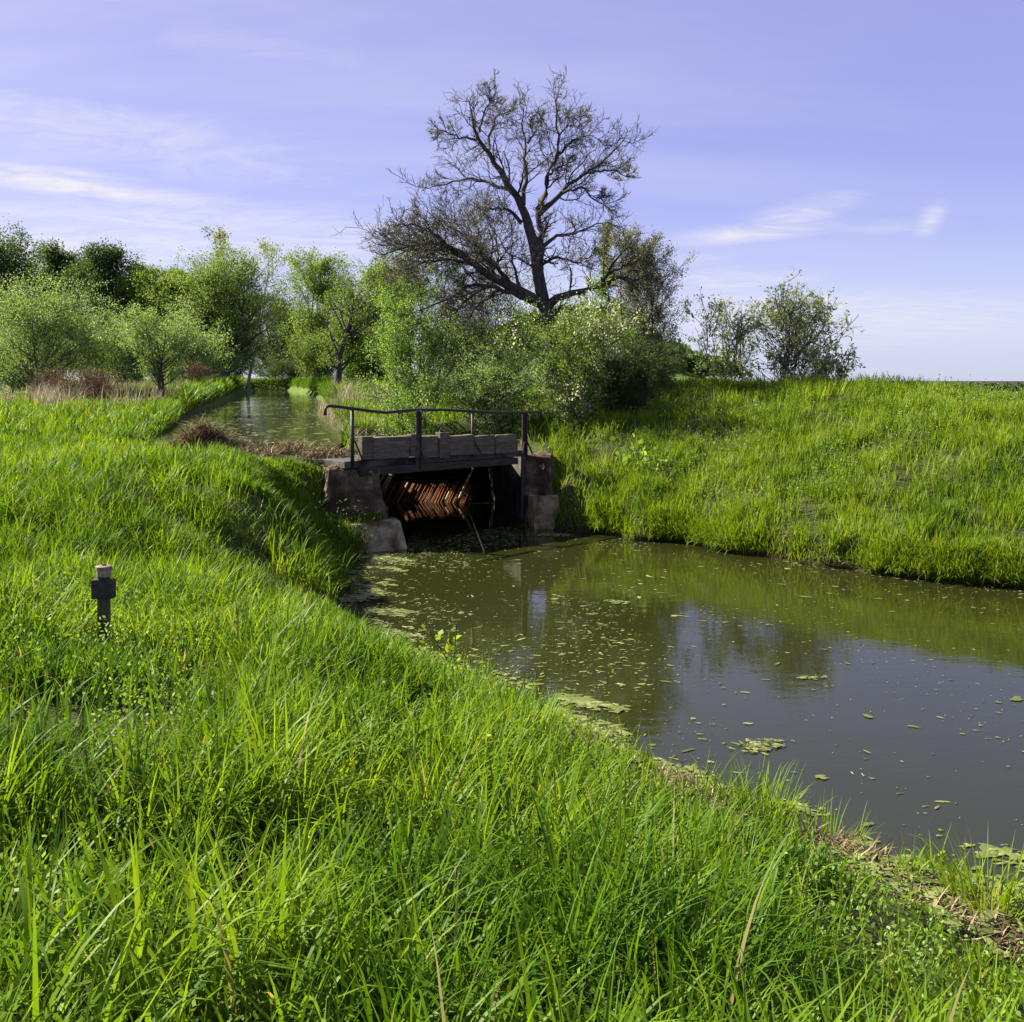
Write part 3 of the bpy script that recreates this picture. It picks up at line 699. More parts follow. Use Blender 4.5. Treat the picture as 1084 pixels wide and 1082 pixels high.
for i, (px, y, top, w, lm, lab) in enumerate(((10, 62, 350, 90, 'light', 'pale understory bush at the left picture edge, under the dark corner tree'), (130, 66, 345, 70, 'light', 'pale understory bush in front of the black gap in the wood'),
        (200, 76, 340, 70, 'light', 'olive understory bush between the twin-stemmed and the bushy tree'), (250, 104, 340, 60, 'dark', 'dark understory bush at the right foot of the bushy tree'),
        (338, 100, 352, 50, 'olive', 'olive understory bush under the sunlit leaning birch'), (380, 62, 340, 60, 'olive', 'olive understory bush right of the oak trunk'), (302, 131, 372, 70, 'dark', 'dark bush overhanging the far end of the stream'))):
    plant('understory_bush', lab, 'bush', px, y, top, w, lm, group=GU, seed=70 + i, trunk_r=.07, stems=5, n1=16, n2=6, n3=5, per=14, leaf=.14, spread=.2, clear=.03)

# --- behind the footbridge
plant('young_tree', 'fresh light green young tree on two thin stems left of the old tree', 'tree', 430, 27.5, 300, 98, 'fresh', seed=31, trunk_r=.07, stems=3, n1=30, n2=8, n3=5, per=15, leaf=0.055, spread=0.07, clear=.26, shape='round', gap=.3, ragged=.6)
plant('yellow_green_tree', 'yellow-green tree showing through the low left limbs of the old tree', 'tree', 448, 34, 252, 95, 'hedge', seed=32, trunk_r=.1, stems=3, n1=26, n2=7, n3=5, per=12, leaf=0.065, spread=0.08, clear=.1)
plant('leafy_bush', 'low spreading yellow-green bush right behind the railing', 'bush', 528, 26.5, 362, 105, 'light', seed=33, trunk_r=.045, stems=7, n1=15, n2=6, n3=5, per=14, leaf=0.048, spread=0.06, clear=.05, gap=.35, ragged=.7)
plant('flowering_bush', 'green bush with white blossom in front of the old tree', 'bush', 604, 26, 311, 118, 'hedge', seed=34, trunk_r=.05, stems=6, n1=17, n2=6, n3=5, per=14, leaf=0.05, spread=0.06, clear=.03, flowers=.5, gap=.33, ragged=.9, ang1=(.35, .9))
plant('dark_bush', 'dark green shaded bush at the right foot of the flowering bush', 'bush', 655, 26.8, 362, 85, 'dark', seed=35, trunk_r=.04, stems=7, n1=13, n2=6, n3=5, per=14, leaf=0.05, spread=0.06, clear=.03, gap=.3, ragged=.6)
plant('grey_tree', 'grey-leaved twiggy tree right of the old tree', 'tree', 676, 31, 243, 76, 'grey', 'bark', seed=36, trunk_r=.09, stems=4, n1=26, n2=8, n3=5, per=10, leaf=.055, spread=.07, clear=.06, shape='round', gap=.1)
plant('twiggy_tree', 'dim twiggy tree filling the space under the old tree left limbs', 'tree', 512, 33.5, 283, 100, 'olive', 'bark', seed=44, trunk_r=.09, stems=4, n1=24, n2=8, n3=5, per=5, leaf=.06, spread=.07, clear=.06, shape='round', gap=.1)
plant('slim_tree', 'slim pointed green tree between the old tree and the grey one', 'tree', 630, 35, 238, 52, 'olive', seed=37, trunk_r=.1, n1=40, n2=7, n3=4, per=13, leaf=0.07, spread=0.07, clear=.1, shape='cone', up1=.2)
plant('leafy_bush', 'rounded green bush below the grey-leaved tree', 'bush', 690, 29.5, 372, 66, 'olive', seed=38, trunk_r=.04, stems=6, n1=12, n2=6, n3=4, per=14, leaf=0.05, spread=0.06, clear=.03, gap=.3, ragged=.6)
plant('leafy_bush', 'green bush filling under the low left limbs of the old tree', 'bush', 492, 31, 335, 70, 'dark', seed=39, trunk_r=.04, stems=6, n1=14, n2=6, n3=4, per=12, leaf=0.055, spread=0.07, clear=.05, gap=.3, ragged=.7)
# --- willows behind the mound crest
GW = 'young willows on the mound'
WL = dict(shape='vase', ang1=(.35, .8), asp=.4, n2=4, n3=3, per=3, leaf=.125, spread=.05, wob=.12)
plant('willow_shrub', 'left and smaller of the two tall willow shrubs on the mound', 'shrub', 773, 30.8, 314, 84, 'willow', 'bark_grey', GW, seed=41, trunk_r=.03, stems=9, n1=11, clear=.1, **WL)
plant('willow_shrub', 'tallest willow shrub on the mound, loose upright sprays', 'shrub', 832, 29.8, 303, 116, 'willow', 'bark_grey', GW, seed=42, trunk_r=.035, stems=14, n1=11, clear=.12, lean=(.12, 0), **WL)
plant('willow_shrub', 'low willow sprig leaning right at the end of the mound shrubs', 'shrub', 868, 28.8, 366, 50, 'willow', 'bark_grey', GW, seed=43, trunk_r=.02, stems=7, n1=8, clear=.1, lean=(.7, 0), **WL)

# --- reddish shrubs in the reeds at the left
for i, (px, y, top, w, lab) in enumerate(((66, 42, 384, 85, 'reddish bare-stemmed shrub under the airy left edge tree'), (108, 40, 388, 60, 'reddish brown shrub in the reeds left of the twin-stemmed tree'), (205, 64, 380, 34, 'thin pinkish shrub in the reeds under the bushy tree'))):
    plant('red_shrub', lab, 'shrub', px, y, top, w, 'pink', 'bark_red', 'reddish shrubs among the reeds', seed=50 + i, trunk_r=.018, stems=16, n1=6, n2=4, n3=2, per=1, leaf=.05, spread=.10, clear=.1, shape='vase', ang1=(.15, .5))

# ------------------------------------------------------------------ far woods
def canopy(name, label, pts, size, mat):
    rng = np.random.default_rng(5); V = []; ts = []
    P = np.repeat(pts[:, :3], 60, 0); r = np.repeat(pts[:, 3], 60)[:, None]
    d = nrm(rng.normal(0, 1, P.shape)); d[:, 2] = np.abs(d[:, 2]) * 1.0
    c = P + d * r * rng.uniform(.6, 1.05, (len(P), 1))
    a = nrm(rng.normal(0, 1, P.shape)); b = nrm(np.cross(a, rng.normal(0, 1, P.shape))); s = size * rng.uniform(.6, 1.3, (len(P), 1))
    V = np.stack([c, c + a * s * .5 + b * s * .4, c + a * s, c + a * s * .5 - b * s * .4], 1).reshape(-1, 3)
    t = np.repeat(np.clip(np.repeat(rng.uniform(.2, .9, len(pts)), 60) + rng.normal(0, .15, len(P)), 0, 1), 4)
    o = link(name, npmesh(name, V, np.arange(len(V)).reshape(-1, 4), None, {'tint': t}, False), M[mat])
    return tag(o, label, 'wood', kind='stuff')
r_ = np.random.default_rng(3)
hx = r_.uniform(-20, 66, 700); hy = r_.uniform(280, 400, 700)
canopy('hill_wood', 'dark wooded rise showing just left of the mound shrubs', np.stack([hx, hy, height(hx, hy) + 3.0, r_.uniform(2.0, 4.0, 700)], 1), 1.6, 'leaf_dark')
hx = r_.uniform(100, 900, 900); hy = 900 - .25 * hx + r_.uniform(-40, 60, 900)
canopy('distant_wood', 'thin dark line of woods along the horizon at the right', np.stack([hx, hy, height(hx, hy) + .5 + r_.uniform(-1, 2.0, 900), r_.uniform(1.5, 4, 900)], 1), 3.0, 'leaf_dark')

# ------------------------------------------------------------------ reeds
def reeds(soup, n, poly, L, W, seed, dens=None, th=.18, bend=.5, zmin=None):
    rng = np.random.default_rng(seed); P = np.array(poly)
    x = rng.uniform(P[:, 0].min(), P[:, 0].max(), n); y = rng.uniform(P[:, 1].min(), P[:, 1].max(), n)
    k = (sdist(poly, x, y) < 0); x, y = x[k], y[k]
    k = rng.random(len(x)) < sstep(.40, .68, fbm(x * .5, y * .5, seed, 3)); x, y = x[k], y[k]
    z = height(x, y)
    if zmin is not None: z = np.maximum(z, zmin)
    N = len(x)
    soup.add(*blades(np.stack([x, y, z - .02], 1), L * rng.uniform(.5, 1.2, N), W * rng.uniform(.7, 1.3, N), rng.uniform(0, 6.28, N), np.abs(rng.normal(th, .2, N)), rng.gamma(2, bend / 2, N), 3, np.clip(rng.normal(.5, .25, N), 0, 1), rng.normal(0, .6, N)))
g = Soup()
reeds(g, 9000, [(-4.3, 30), (-3.0, 30), (-3.2, 34), (-5.5, 46), (-10, 64), (-14.5, 74), (-9.0, 48), (-5.9, 33)], 1.0, .022, 61)
reeds(g, 9000, [(-4.1, 26), (-3.4, 27.5), (-4.2, 34), (-7.2, 46), (-9.2, 48), (-5.6, 32)], .6, .018, 62, th=.9, bend=.4, zmin=ZS + .02)
reeds(g, 14000, [(-13, 33), (-15, 33), (-21, 44), (-25, 62), (-19.5, 62), (-14.5, 44)], .95, .03, 63)
reeds(g, 9000, [(-17, 36), (-28, 38), (-30, 47), (-19, 46)], 1.0, .03, 64)
tag(link('dry_reeds', g.mesh('dry_reeds'), M['reed']), 'tan dry reeds along both banks of the stream', 'reeds', kind='stuff')

# ------------------------------------------------------------------ sluice footbridge
def BU(u, n, z): p = DECK_A + DU * u + DN * n; return (p[0], p[1], z)
u3 = (DU[0], DU[1], 0); n3 = (DN[0], DN[1], 0)
br = empty('sluice_footbridge', BU(2.2, 0, 0), 'old concrete and timber sluice footbridge with rusty railing over the pond inlet', 'footbridge')
bl = np.array(br.location)
class LB(MB):
    def build(self, *a, **k):
        o0 = bl if (len(a) > 2 and a[2] is br) or k.get('parent') is br else k.pop('off', bl)
        self.v = [tuple(np.array(p) - o0) for p in self.v]; return super().build(*a, **k)
# deck slab and timber edge
m = LB(); m.box(BU(2.2, .62, 1.545), (4.75, 1.25, .14), u3, n3); m.build('deck', M['wall'], br, .015)
m = LB(); m.hexa([BU(.0, 1.26, 1.46), BU(4.5, 1.26, 1.46), (-.4, 26.72, 1.46), (-4.3, 26.72, 1.46)], [BU(.0, 1.26, 1.60), BU(4.5, 1.26, 1.60), (-.4, 26.72, 1.60), (-4.3, 26.72, 1.60)]); m.build('cover_slab', M['wall'], br, .015)  # unseen slab added to keep sun off the inlet, gap left for the rack
m = LB()
m.box(BU(2.15, -.02, 1.40), (4.05, .2, .15), u3, n3, jit=.012); m.build('beam', M['dark_wood'], br, .012)
zt = lambda u: 1.585 - .02 * u
def rough(o, amt=.12):
    tx = bpy.data.textures.new('rubble', 'CLOUDS'); tx.noise_scale = .22; tx.noise_depth = 3
    a = o.modifiers.new('cut', 'SUBSURF'); a.subdivision_type = 'SIMPLE'; a.levels = 5; a.render_levels = 5
    d = o.modifiers.new('rubble', 'DISPLACE'); d.texture = tx; d.strength = amt; d.mid_level = .55; d.texture_coords = 'LOCAL'
    return o
def plank_set(spec, name):
    for (u0, u1, z0, z1, off) in spec:
        m = LB(); m.box(BU((u0 + u1) / 2, off, (z0 + z1) / 2), (u1 - u0 - .012, .16, z1 - z0), u3, n3, jit=.016)
        rough(m.build(name, M['old_wood'], br, .012), .035)
plank_set([(.14, .42, 1.62, 2.07, -.02), (.42, 1.30, 1.61, 2.05, 0), (1.30, 1.56, 1.63, 2.07, -.04), (1.56, 2.02, 1.60, 2.035, .01), (2.02, 2.30, 1.58, 2.085, -.03),
           (2.30, 2.98, 1.585, 2.01, 0), (2.98, 3.55, 1.575, 1.985, .01), (3.56, 4.2, 1.57, 1.975, -.005)], 'edge_board')
# railing
rl = np.array(BU(0, 0, 0))
def railing():
    m = LB(); m.tube([BU(-.60, 0, 2.50), BU(-.60, 0, 2.60), BU(-.575, 0, 2.655), BU(-.52, 0, 2.675), BU(-.3, 0, 2.655), BU(0, 0, 2.615), BU(.45, 0, 2.555), BU(.78, 0, 2.520), BU(.86, 0, 2.525), BU(1.48, 0, 2.56), BU(2.2, 0, 2.545), BU(2.97, 0, 2.50), BU(3.7, 0, 2.455), BU(4.46, 0, 2.44), BU(4.9, 0, 2.44), BU(4.97, 0, 2.42), BU(4.985, 0, 2.33)], .030, 10)
    h = m.build('handrail', M['iron'], br, smooth=True)
    for u, z0, z1, r in ((0, 1.5, 2.60, .038), (2.97, 1.56, 2.49, .03)):
        m = LB(); m.tube([BU(u, -.02 if u else 0, z0), BU(u, -.02 if u else 0, z1)], r, 10); m.build('rail_post', M['iron'], br, smooth=True)
    # angle-iron posts
    for u, z0, z1 in ((1.48, 1.36, 2.545), (4.46, 1.45, 2.43)):
        m = LB(); m.box(BU(u, -.105 if u < 2 else 0, (z0 + z1) / 2), (.10, .02, z1 - z0), u3, n3); m.box(BU(u + .045, -.135 if u < 2 else -.04, (z0 + z1) / 2), (.016, .06, z1 - z0), u3, n3); m.build('rail_post', M['iron'], br, .003)
    for (a, b) in ((BU(.03, -.04, 2.0), BU(.17, -.1, 1.62)), (BU(2.98, -.10, 1.85), BU(3.13, -.13, 1.60)), (BU(4.48, -.05, 1.85), BU(4.64, -.08, 1.53)), (BU(4.44, -.05, 1.8), BU(4.36, -.06, 1.53)), (BU(1.5, -.16, 1.8), BU(1.6, -.2, 1.5))):
        m = LB(); m.tube([a, b], .02, 6); m.build('brace', M['iron'], br)
railing()
# inner walls of the inlet
def wall_between(a, b, th, z0, z1, name, mat):
    a = Vector((*a, 0)); b = Vector((*b, 0)); d = (b - a); L = d.length; d.normalize(); nn = Vector((-d.y, d.x, 0))
    c = (a + b) / 2 + nn * th / 2; m = LB(); m.box((c.x, c.y, (z0 + z1) / 2), (L, abs(th), z1 - z0), d, nn); return m.build(name, mat, br, .02)
wall_between((-2.55, 19.75), (-4.3, 27.9), .40, -.6, 1.46, 'side_wall', M['wall'])
wall_between((.30, 22.75), (-.87, 28.1), -.40, -.6, 1.46, 'side_wall', M['wall'])
m = LB(); m.box((-2.6, 27.8, 1.53), (3.9, 1.05, .14)); m.build('cover_slab', M['wall'], br, .015)  # second unseen slab, added to shade the upper rack
m = LB(); m.box((-2.6, 28.15, .45), (3.9, .3, 2.0)); m.build('weir_wall', M['wall'], br, .02)
# right pier: crumbling brick above a paler concrete foot
yF = 22.5
m = LB(); m.hexa([PT(554, 528, 22.3)[:2] + (.62,), PT(585, 528, 21.95)[:2] + (.62,), (1.1, 23.3, .62), (.45, 23.6, .62)],
                 [PT(555, 482, 22.5)[:2] + (1.5,), PT(583, 487, 22.3)[:2] + (1.46,), (.93, 23.3, 1.5), (.45, 23.6, 1.52)])
rough(m.build('brick_pier', M['brick'], br, .03))
m = LB(); m.hexa([PT(555, 545, 22.6)[:2] + (-.6,), PT(567, 561, 21.5)[:2] + (-.6,), PT(598, 561, 21.5)[:2] + (-.6,), (1.22, 23.0, -.6)],
                 [PT(556, 527, 22.6)[:2] + (.66,), PT(564, 530, 21.85)[:2] + (.66,), PT(591, 530, 21.85)[:2] + (.68,), (1.16, 23.0, .66)])
rough(m.build('concrete_foot', M['concrete'], br, .015), .03)
m = LB(); m.tube([PT(553.5, 482, 22.25), PT(553, 548, 22.25)], .04, 8); m.build('corner_pipe', M['iron'], br)
# left abutment: rubble brick sloping down to a concrete block
m = LB(); m.hexa([(-3.55, 18.75, -.3), (-2.15, 19.35, -.3), (-2.35, 20.6, -.3), (-3.9, 20.0, -.3)],
                 [(-3.45, 19.25, 1.50), (-2.62, 19.78, 1.47), (-2.85, 20.9, 1.47), (-3.9, 20.4, 1.5)])
rough(m.build('brick_abutment', M['brick'], br, .04), .22)
m = LB(); m.hexa([PT(378, 590, 18.5)[:2] + (-.4,), PT(437, 580, 19.0)[:2] + (-.4,), (-2.0, 20.0, -.4), (-3.3, 19.6, -.4)],
                 [PT(372, 556, 18.75)[:2] + (.50,), PT(424, 553, 19.35)[:2] + (.50,), (-2.3, 20.0, .50), (-3.3, 19.6, .52)])
rough(m.build('concrete_foot', M['concrete'], br, .015), .03)
# trash rack leaning upstream under the deck
def rack_pt(s, k, lift=0):
    """s 0..1 across the inlet, k metres up the slope from the water line; the rack leans back under the slab"""
    b = np.array((-3.75 + 2.38 * s, 26.3 - .1 * s, 0.0)); d = np.array((.30, .72, .63))
    return b + d * k + np.array((0, -lift * .7, lift * .7))
rk = np.random.default_rng(8)
bars = LB()
for i in range(44):
    s = .01 + i / 44 * 1.1; k1 = .86 + rk.uniform(-.28, .10); e = rk.normal(0, .016)
    bars.tube([rack_pt(s, -.7), rack_pt(s + e, k1)], rk.uniform(.010, .019), 5)
rb = bars.build('trash_rack', M['rust'], br)
def slab(s0, s1, k0, k1, lift, th, name, mat):
    m = LB(); q = [rack_pt(s0, k0, lift), rack_pt(s1, k0, lift), rack_pt(s1, k1, lift), rack_pt(s0, k1, lift)]
    lo = [p - np.array((0, -th * .7, th * .7)) for p in q]
    m.add(lo + q, [(3, 2, 1, 0), (4, 5, 6, 7), (0, 1, 5, 4), (1, 2, 6, 5), (2, 3, 7, 6), (3, 0, 4, 7)]); m.build(name, mat, br)
slab(-.05, 1.14, .80, 2.0, .07, .04, 'gate_panel', M['tar'])  # dark planking, blackened in its colour to read as shaded
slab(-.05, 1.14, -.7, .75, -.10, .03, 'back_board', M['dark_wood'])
for (s, k0, k1, r) in ((1.0, -.1, 1.55, .035), (.13, .3, 1.55, .065), (.05, .5, 1.4, .03), (.36, -.1, .62, .03), (.86, -.1, .3, .022)):
    m = LB(); m.tube([rack_pt(s, k0, .11), rack_pt(s, k1, .11)], r, 8); m.build('rack_pole', M['pale_wood'], br)

a, b = WAT(487, 529), WAT(505, 578); m = MB(); m.tube([(0, 0, 0), ((b[0] - a[0]) * .6, (b[1] - a[1]) * .6, .008), (b[0] - a[0], b[1] - a[1], -.02)], .012, 6)  # added strip that draws the rack pole's reflection on the water
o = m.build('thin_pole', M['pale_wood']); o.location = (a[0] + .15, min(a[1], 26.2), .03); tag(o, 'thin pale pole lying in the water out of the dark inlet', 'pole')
# plank edging on the dam left of the bridge
GP = 'old planks along the dam'
for lab, a, b, w, h in (('long grey plank edging the dam next to the left railing post', (282, 487, 20.6), (374, 492, 19.75), .16, .14), ('short dark board lying behind the long dam plank', (258, 480, 21.6), (300, 482, 21.3), .14, .06)):
    A, B = Vector(PT(*a)), Vector(PT(*b)); c = (A + B) / 2; d = (B - A)
    m = MB(); m.box((0, 0, 0), (d.length, w, h), d, Vector((-d.y, d.x, 0)), Vector((0, 0, 1)), jit=.015)
    o = m.build('weathered_plank', M['old_wood'], None, .012); o.location = c; tag(o, lab, 'plank', GP)

def sticks(n, cx, cy, rx, ry, hgt, rng, L=.35, W=.014, th=1.25):
    a = rng.uniform(0, 6.28, n); r = np.sqrt(rng.random(n)); x = cx + np.cos(a) * r * rx; y = cy + np.sin(a) * r * ry
    z = height(x, y) + hgt * (1 - r ** 2) * rng.uniform(.25, 1, n)
    return blades(np.stack([x, y, z], 1), L * rng.uniform(.4, 1.3, n), W * rng.uniform(.6, 1.5, n), rng.uniform(0, 6.28, n), rng.normal(th, .3, n), rng.normal(.25, .3, n), 2, np.clip(rng.normal(.42, .28, n), 0, 1), rng.normal(0, .8, n))
g = Soup(); g.add(*sticks(3400, PX(216, 21.3), 21.2, .58, .42, .58, np.random.default_rng(1), .38, .022))
tag(link('reed_heap', g.mesh('reed_heap', False), M['litter']), 'brown heap of dead reeds and mud at the end of the dam', 'heap')
g = Soup()
rr = np.random.default_rng(2)
for i in range(34):
    cx = rr.uniform(-6.0, -3.2); cy = 21.1 - .45 * (cx + 6) * .5 + rr.normal(0, .35); g.add(*sticks(150, cx, cy, .38, .26, .20, rr, .24, .022))
for (px, py, z, rx, ry, n, h) in ((614, 800, .4, .3, .34, 500, .06), (733, 850, .3, .28, .32, 420, .10), (762, 880, .3, .2, .26, 260, .06), (880, 905, .2, .3, .25, 300, .05), (820, 530, .6, .3, .2, 120, .1), (690, 500, .8, .2, .2, 30, .05), (930, 945, .1, .4, .3, 220, .03), (990, 985, .1, .5, .35, 260, .03), (1050, 1010, .15, .45, .3, 260, .04), (1080, 1030, .2, .3, .3, 260, .04), (900, 925, .1, .3, .25, 200, .04)):
    x, y = WAT(px, py, z); g.add(*sticks(n, x, y, rx, ry, h, rr, .16, .012))
tag(link('reed_litter', g.mesh('reed_litter', False), M['litter']), 'dead reed litter scattered on the dam and the bare spots of the bank', 'litter', kind='stuff')

# ------------------------------------------------------------------ marker post in the grass
px0, y0 = 110, 6.8
x0 = PX(px0, y0); gz0 = float(height(np.array([x0]), np.array([y0]))[0])
mp = empty('marker_post', (x0, y0, gz0), 'short dark post with black plate and pale round cap standing in the grass', 'post')
top = PZ(600, y0) - gz0
u = F / y0
def col(z0, z1, r0, r1=None, k=20):
    m = MB(); m.tube([(0, 0, z0), (0, 0, z1)], [r0, r1 or r0], k); return m
zp1 = PZ(613, y0) - gz0; zp0 = PZ(633, y0) - gz0
m = MB(); m.box((0, 0, (zp0 - .1) / 2 - .05), (.076, .045, zp0 + .2)); m.build('pole', M['post_pole'], mp, .006)
m = MB(); m.box((0, -.005, (zp0 + zp1) / 2), (.146, .06, zp1 - zp0)); m.build('plate', M['post_black'], mp, .005)
m = MB(); m.tube([(0, 0, zp1), (0, 0, zp1 + .02)], .04, 16); m.build('neck', M['post_black'], mp)
m = MB(); m.tube([(0, 0, zp1 + .018), (0, 0, top - .015)], [.047, .050], 24); cap = m.build('cap', M['cap'], mp, .003, smooth=False)
m = MB(); m.tube([(0, 0, top - .015), (0, 0, top + .004), (0, 0, top + .010)], [.053, .053, .040], 24); m.build('rim', M['cap_red'], cap)
m = MB(); m.tube([(0, 0, top + .008), (0, 0, top + .02)], .014, 10); m.build('nut', M['post_black'], cap)

# ------------------------------------------------------------------ floating weed
def flecks(pts, rad, rng, zb=.005, el=(.18, .65), gnd=None):
    """ragged flakes of weed, each a small uneven sheet standing a few millimetres off the water"""
    V, T, t = [], [], []; n = 0
    for (x, y), r in zip(pts, rad):
        k = 6 if r < .02 else 15
        a = np.arange(k) / k * 2 * math.pi + rng.uniform(0, .3, k); w = rng.normal(0, 1, 3); ph = rng.uniform(0, 6.28, 3)
        q = r * np.clip(1 + .30 * w[0] * np.sin(2 * a + ph[0]) + .16 * w[1] * np.sin(3 * a + ph[1]) + .14 * w[2] * np.sin(5 * a + ph[2]) + .18 * rng.normal(0, 1, k), .15, 2.2)
        e = rng.uniform(*el); ro = rng.normal(-.15, .7); cx, sy = np.cos(a) * q, np.sin(a) * q * e
        z = (zb + rng.uniform(0, .006)) if gnd is None else gnd[len(V)] + rng.uniform(.01, .07)
        b = np.stack([x + cx * math.cos(ro) - sy * math.sin(ro), y + cx * math.sin(ro) + sy * math.cos(ro), np.full(k, z)], 1)
        V.append(np.concatenate([[[x, y, z + .004]], b])); T += [(n, n + 1 + i, n + 1 + (i + 1) % k) for i in range(k)]; t += [float(np.clip(rng.normal(.5, .28), 0, 1))] * (k + 1); n += k + 1
    return npmesh('algae', np.concatenate(V), None, np.array(T), {'tint': np.array(t)}, False)
ra = np.random.default_rng(12)
pts, rad = [], []
def addp(n, x0, x1, y0, y1, rfn, dens):
    x = ra.uniform(x0, x1, n); y = ra.uniform(y0, y1, n); k = (sdist(POND, x, y) < -.02) & (sdist(CHAMBER, x, y) > 0) & (ra.random(n) < dens(x, y))
    for a, b in zip(x[k], y[k]): pts.append((a, b)); rad.append(rfn())
cl = lambda x, y: sstep(.50, .62, fbm(x * .9, y * .5, 55, 4))
edge = lambda x, y: np.exp(sdist(POND, x, y) / .55)
leftp = lambda x, y: sstep(4.2, -.5, x) * sstep(8, 12, y) * .9
addp(14000, -3.2, 12, 5.5, 23.5, lambda: .004 + ra.gamma(1.5, .005), lambda x, y: .10 + .6 * cl(x, y))
addp(17000, -3.2, 5, 8, 23, lambda: .005 + ra.gamma(1.3, .0105), lambda x, y: leftp(x, y) * (.12 + .88 * cl(x, y)))
addp(15000, -3.2, 9, 5, 18, lambda: .008 + ra.gamma(1.5, .012), lambda x, y: edge(x, y) * .9)
addp(160, -3, 9, 6, 21, lambda: .014 + ra.gamma(1.4, .016), lambda x, y: .06 + .5 * cl(x, y))
for i in range(34):                       # rafts of scum against the near bank and the dark corner
    j = ra.integers(1, len(near_fray) - 1); cx, cy = near_fray[j]; o = ra.uniform(.1, .9); cx += .863 * o; cy += .505 * o; R0 = ra.uniform(.15, .5)
    for k in range(int(300 * R0)):
        a = ra.uniform(0, 6.28); q = R0 * ra.random() ** .8; ex, ey = math.cos(a) * q * 1.5, math.sin(a) * q * .55
        X_, Y_ = cx + ex * .8 + ey * .6, cy - ex * .6 + ey * .8
        if sdist(POND, np.array([X_]), np.array([Y_]))[0] < -.02: pts.append((X_, Y_)); rad.append(.008 + ra.gamma(1.5, .016))
tag(link('floating_algae', flecks(pts, rad, ra), M['algae']), 'specks and flakes of green algae floating on the pond', 'algae', kind='stuff')
x = ra.uniform(-.4, 4.2, 22000); y = ra.uniform(3.2, 11.5, 22000); k = (sdist(POND, x, y) > -.25) & (ra.random(22000) < np.maximum(band(x, y), .8 * sstep(.55, .3, sdist(POND, x, y))) * sstep(.3, .5, fbm(x * 2.5, y * 2.5, 29, 3))); x, y = x[k], y[k]
tag(link('stranded_algae', flecks(list(zip(x, y)), .008 + ra.gamma(1.6, .014, len(x)), ra, gnd=np.maximum(height(x, y), .004)), M['algae']), 'crust of stranded yellow-green algae on the flat shore at the lower right', 'algae', kind='stuff')
GA = 'algae mats on the pond'
for lab, px, py, r, el, rot, n in (('flat green algae mat against the right concrete foot of the bridge', 588, 567, .36, .55, .0, 14), ('lone small algae mat in the open water toward the right', 860, 718, .17, .4, .1, 9),
                              ('loose algae mat off the bare muddy spot of the near bank', 803, 790, .27, .5, .4, 16), ('broad yellow-green algae mat in the lower right corner of the pond', 985, 930, .42, .45, -.5, 42),
                              ('long algae mat hugging the dark left shore below the bridge', 385, 632, .42, .6, 1.1, 34), ('algae mat at the near shore left of the straw spot', 620, 745, .42, .4, -.6, 26), ('small algae mat floating just off the middle of the pond', 652, 638, .2, .55, -.5, 18),
                              ('algae strip along the foot of the right far bank', 1020, 616, .45, .3, -.2, 14)):
    x, y = WAT(px, py); P2, R2 = [], []
    for i in range(n * 6):
        a = ra.uniform(0, 6.28); q = ra.random() ** .8; ex, ey = math.cos(a) * q * r, math.sin(a) * q * r * el
        P2.append((x + ex * math.cos(rot) - ey * math.sin(rot), y + ex * math.sin(rot) + ey * math.cos(rot))); R2.append(r * ra.uniform(.04, .17))
    tag(link('algae_mat', flecks(P2, R2, ra, .010), M['algae']), lab, 'algae mat', GA)

# ------------------------------------------------------------------ single plants
def tuft(name, lab, px, py, z, n, L, W, mat, seed, r=.14, tb=0.0):
    rng = np.random.default_rng(seed); x, y = WAT(px, py, z); gz = max(0.0, float(height(np.array([x]), np.array([y]))[0]))
    s = Soup(); a = rng.uniform(0, 6.28, n); q = np.sqrt(rng.random(n)) * r
    s.add(*blades(np.stack([np.cos(a) * q, np.sin(a) * q, np.full(n, -.03)], 1), L * rng.uniform(.5, 1.15, n), W * rng.uniform(.7, 1.2, n), a + rng.normal(0, .6, n), np.abs(rng.normal(.25, .15, n)), rng.gamma(2, .3, n), 5, np.clip(rng.normal(.6 + tb, .2, n), 0, .93), rng.normal(0, .5, n)))
    o = link(name, s.mesh(name), M[mat], None, (x, y, gz)); return tag(o, lab, 'tuft', 'grass tufts at the water')
tuft('grass_tuft', 'upright grass tuft standing alone in the weed mat at the lower right', 1040, 990, .12, 150, .42, .010, 'grass', 5, .17, .15)
tuft('grass_tuft', 'leaning grass tuft at the shore right of the muddy spot', 800, 880, .2, 130, .40, .010, 'grass', 6, .25, .1)
tuft('grass_tuft', 'sprawling grass tuft overhanging the water with dark roots', 870, 890, .15, 130, .40, .009, 'grass', 7, .22, 0)
tuft('grass_tuft', 'drooping sedge tuft in the dark corner under the left abutment', 352, 600, .3, 90, .6, .014, 'grass', 8, .2, -.2)

def leaf_plant(name, lab, px, py, z, h, n, size, mat, seed, spread):
    rng = np.random.default_rng(seed); x, y = WAT(px, py, z); gz = float(height(np.array([x]), np.array([y]))[0])
    root = empty(name, (x, y, gz), lab, 'plant')
    k = max(1, n // 12); P = np.zeros((k, 5, 3)); P[:, 0, :2] = rng.normal(0, spread * .4, (k, 2)); d = nrm(np.concatenate([rng.normal(0, .3, (k, 2)), np.ones((k, 1))], 1))
    for i in range(1, 5): P[:, i] = P[:, i - 1] + d * h / 4 * rng.uniform(.8, 1.1, (k, 1))
    for i in range(k): link('stem', wood_mesh('stem', [(P[i:i + 1], np.full((1, 5), .006), 5)]), M['leaf_fresh'], root)
    o = link('foliage', leaf_mesh('foliage', [leaves(P, 12, size, rng, spread * .35, .7, t0=.15)]), M['leaf_' + mat], root)
    return root
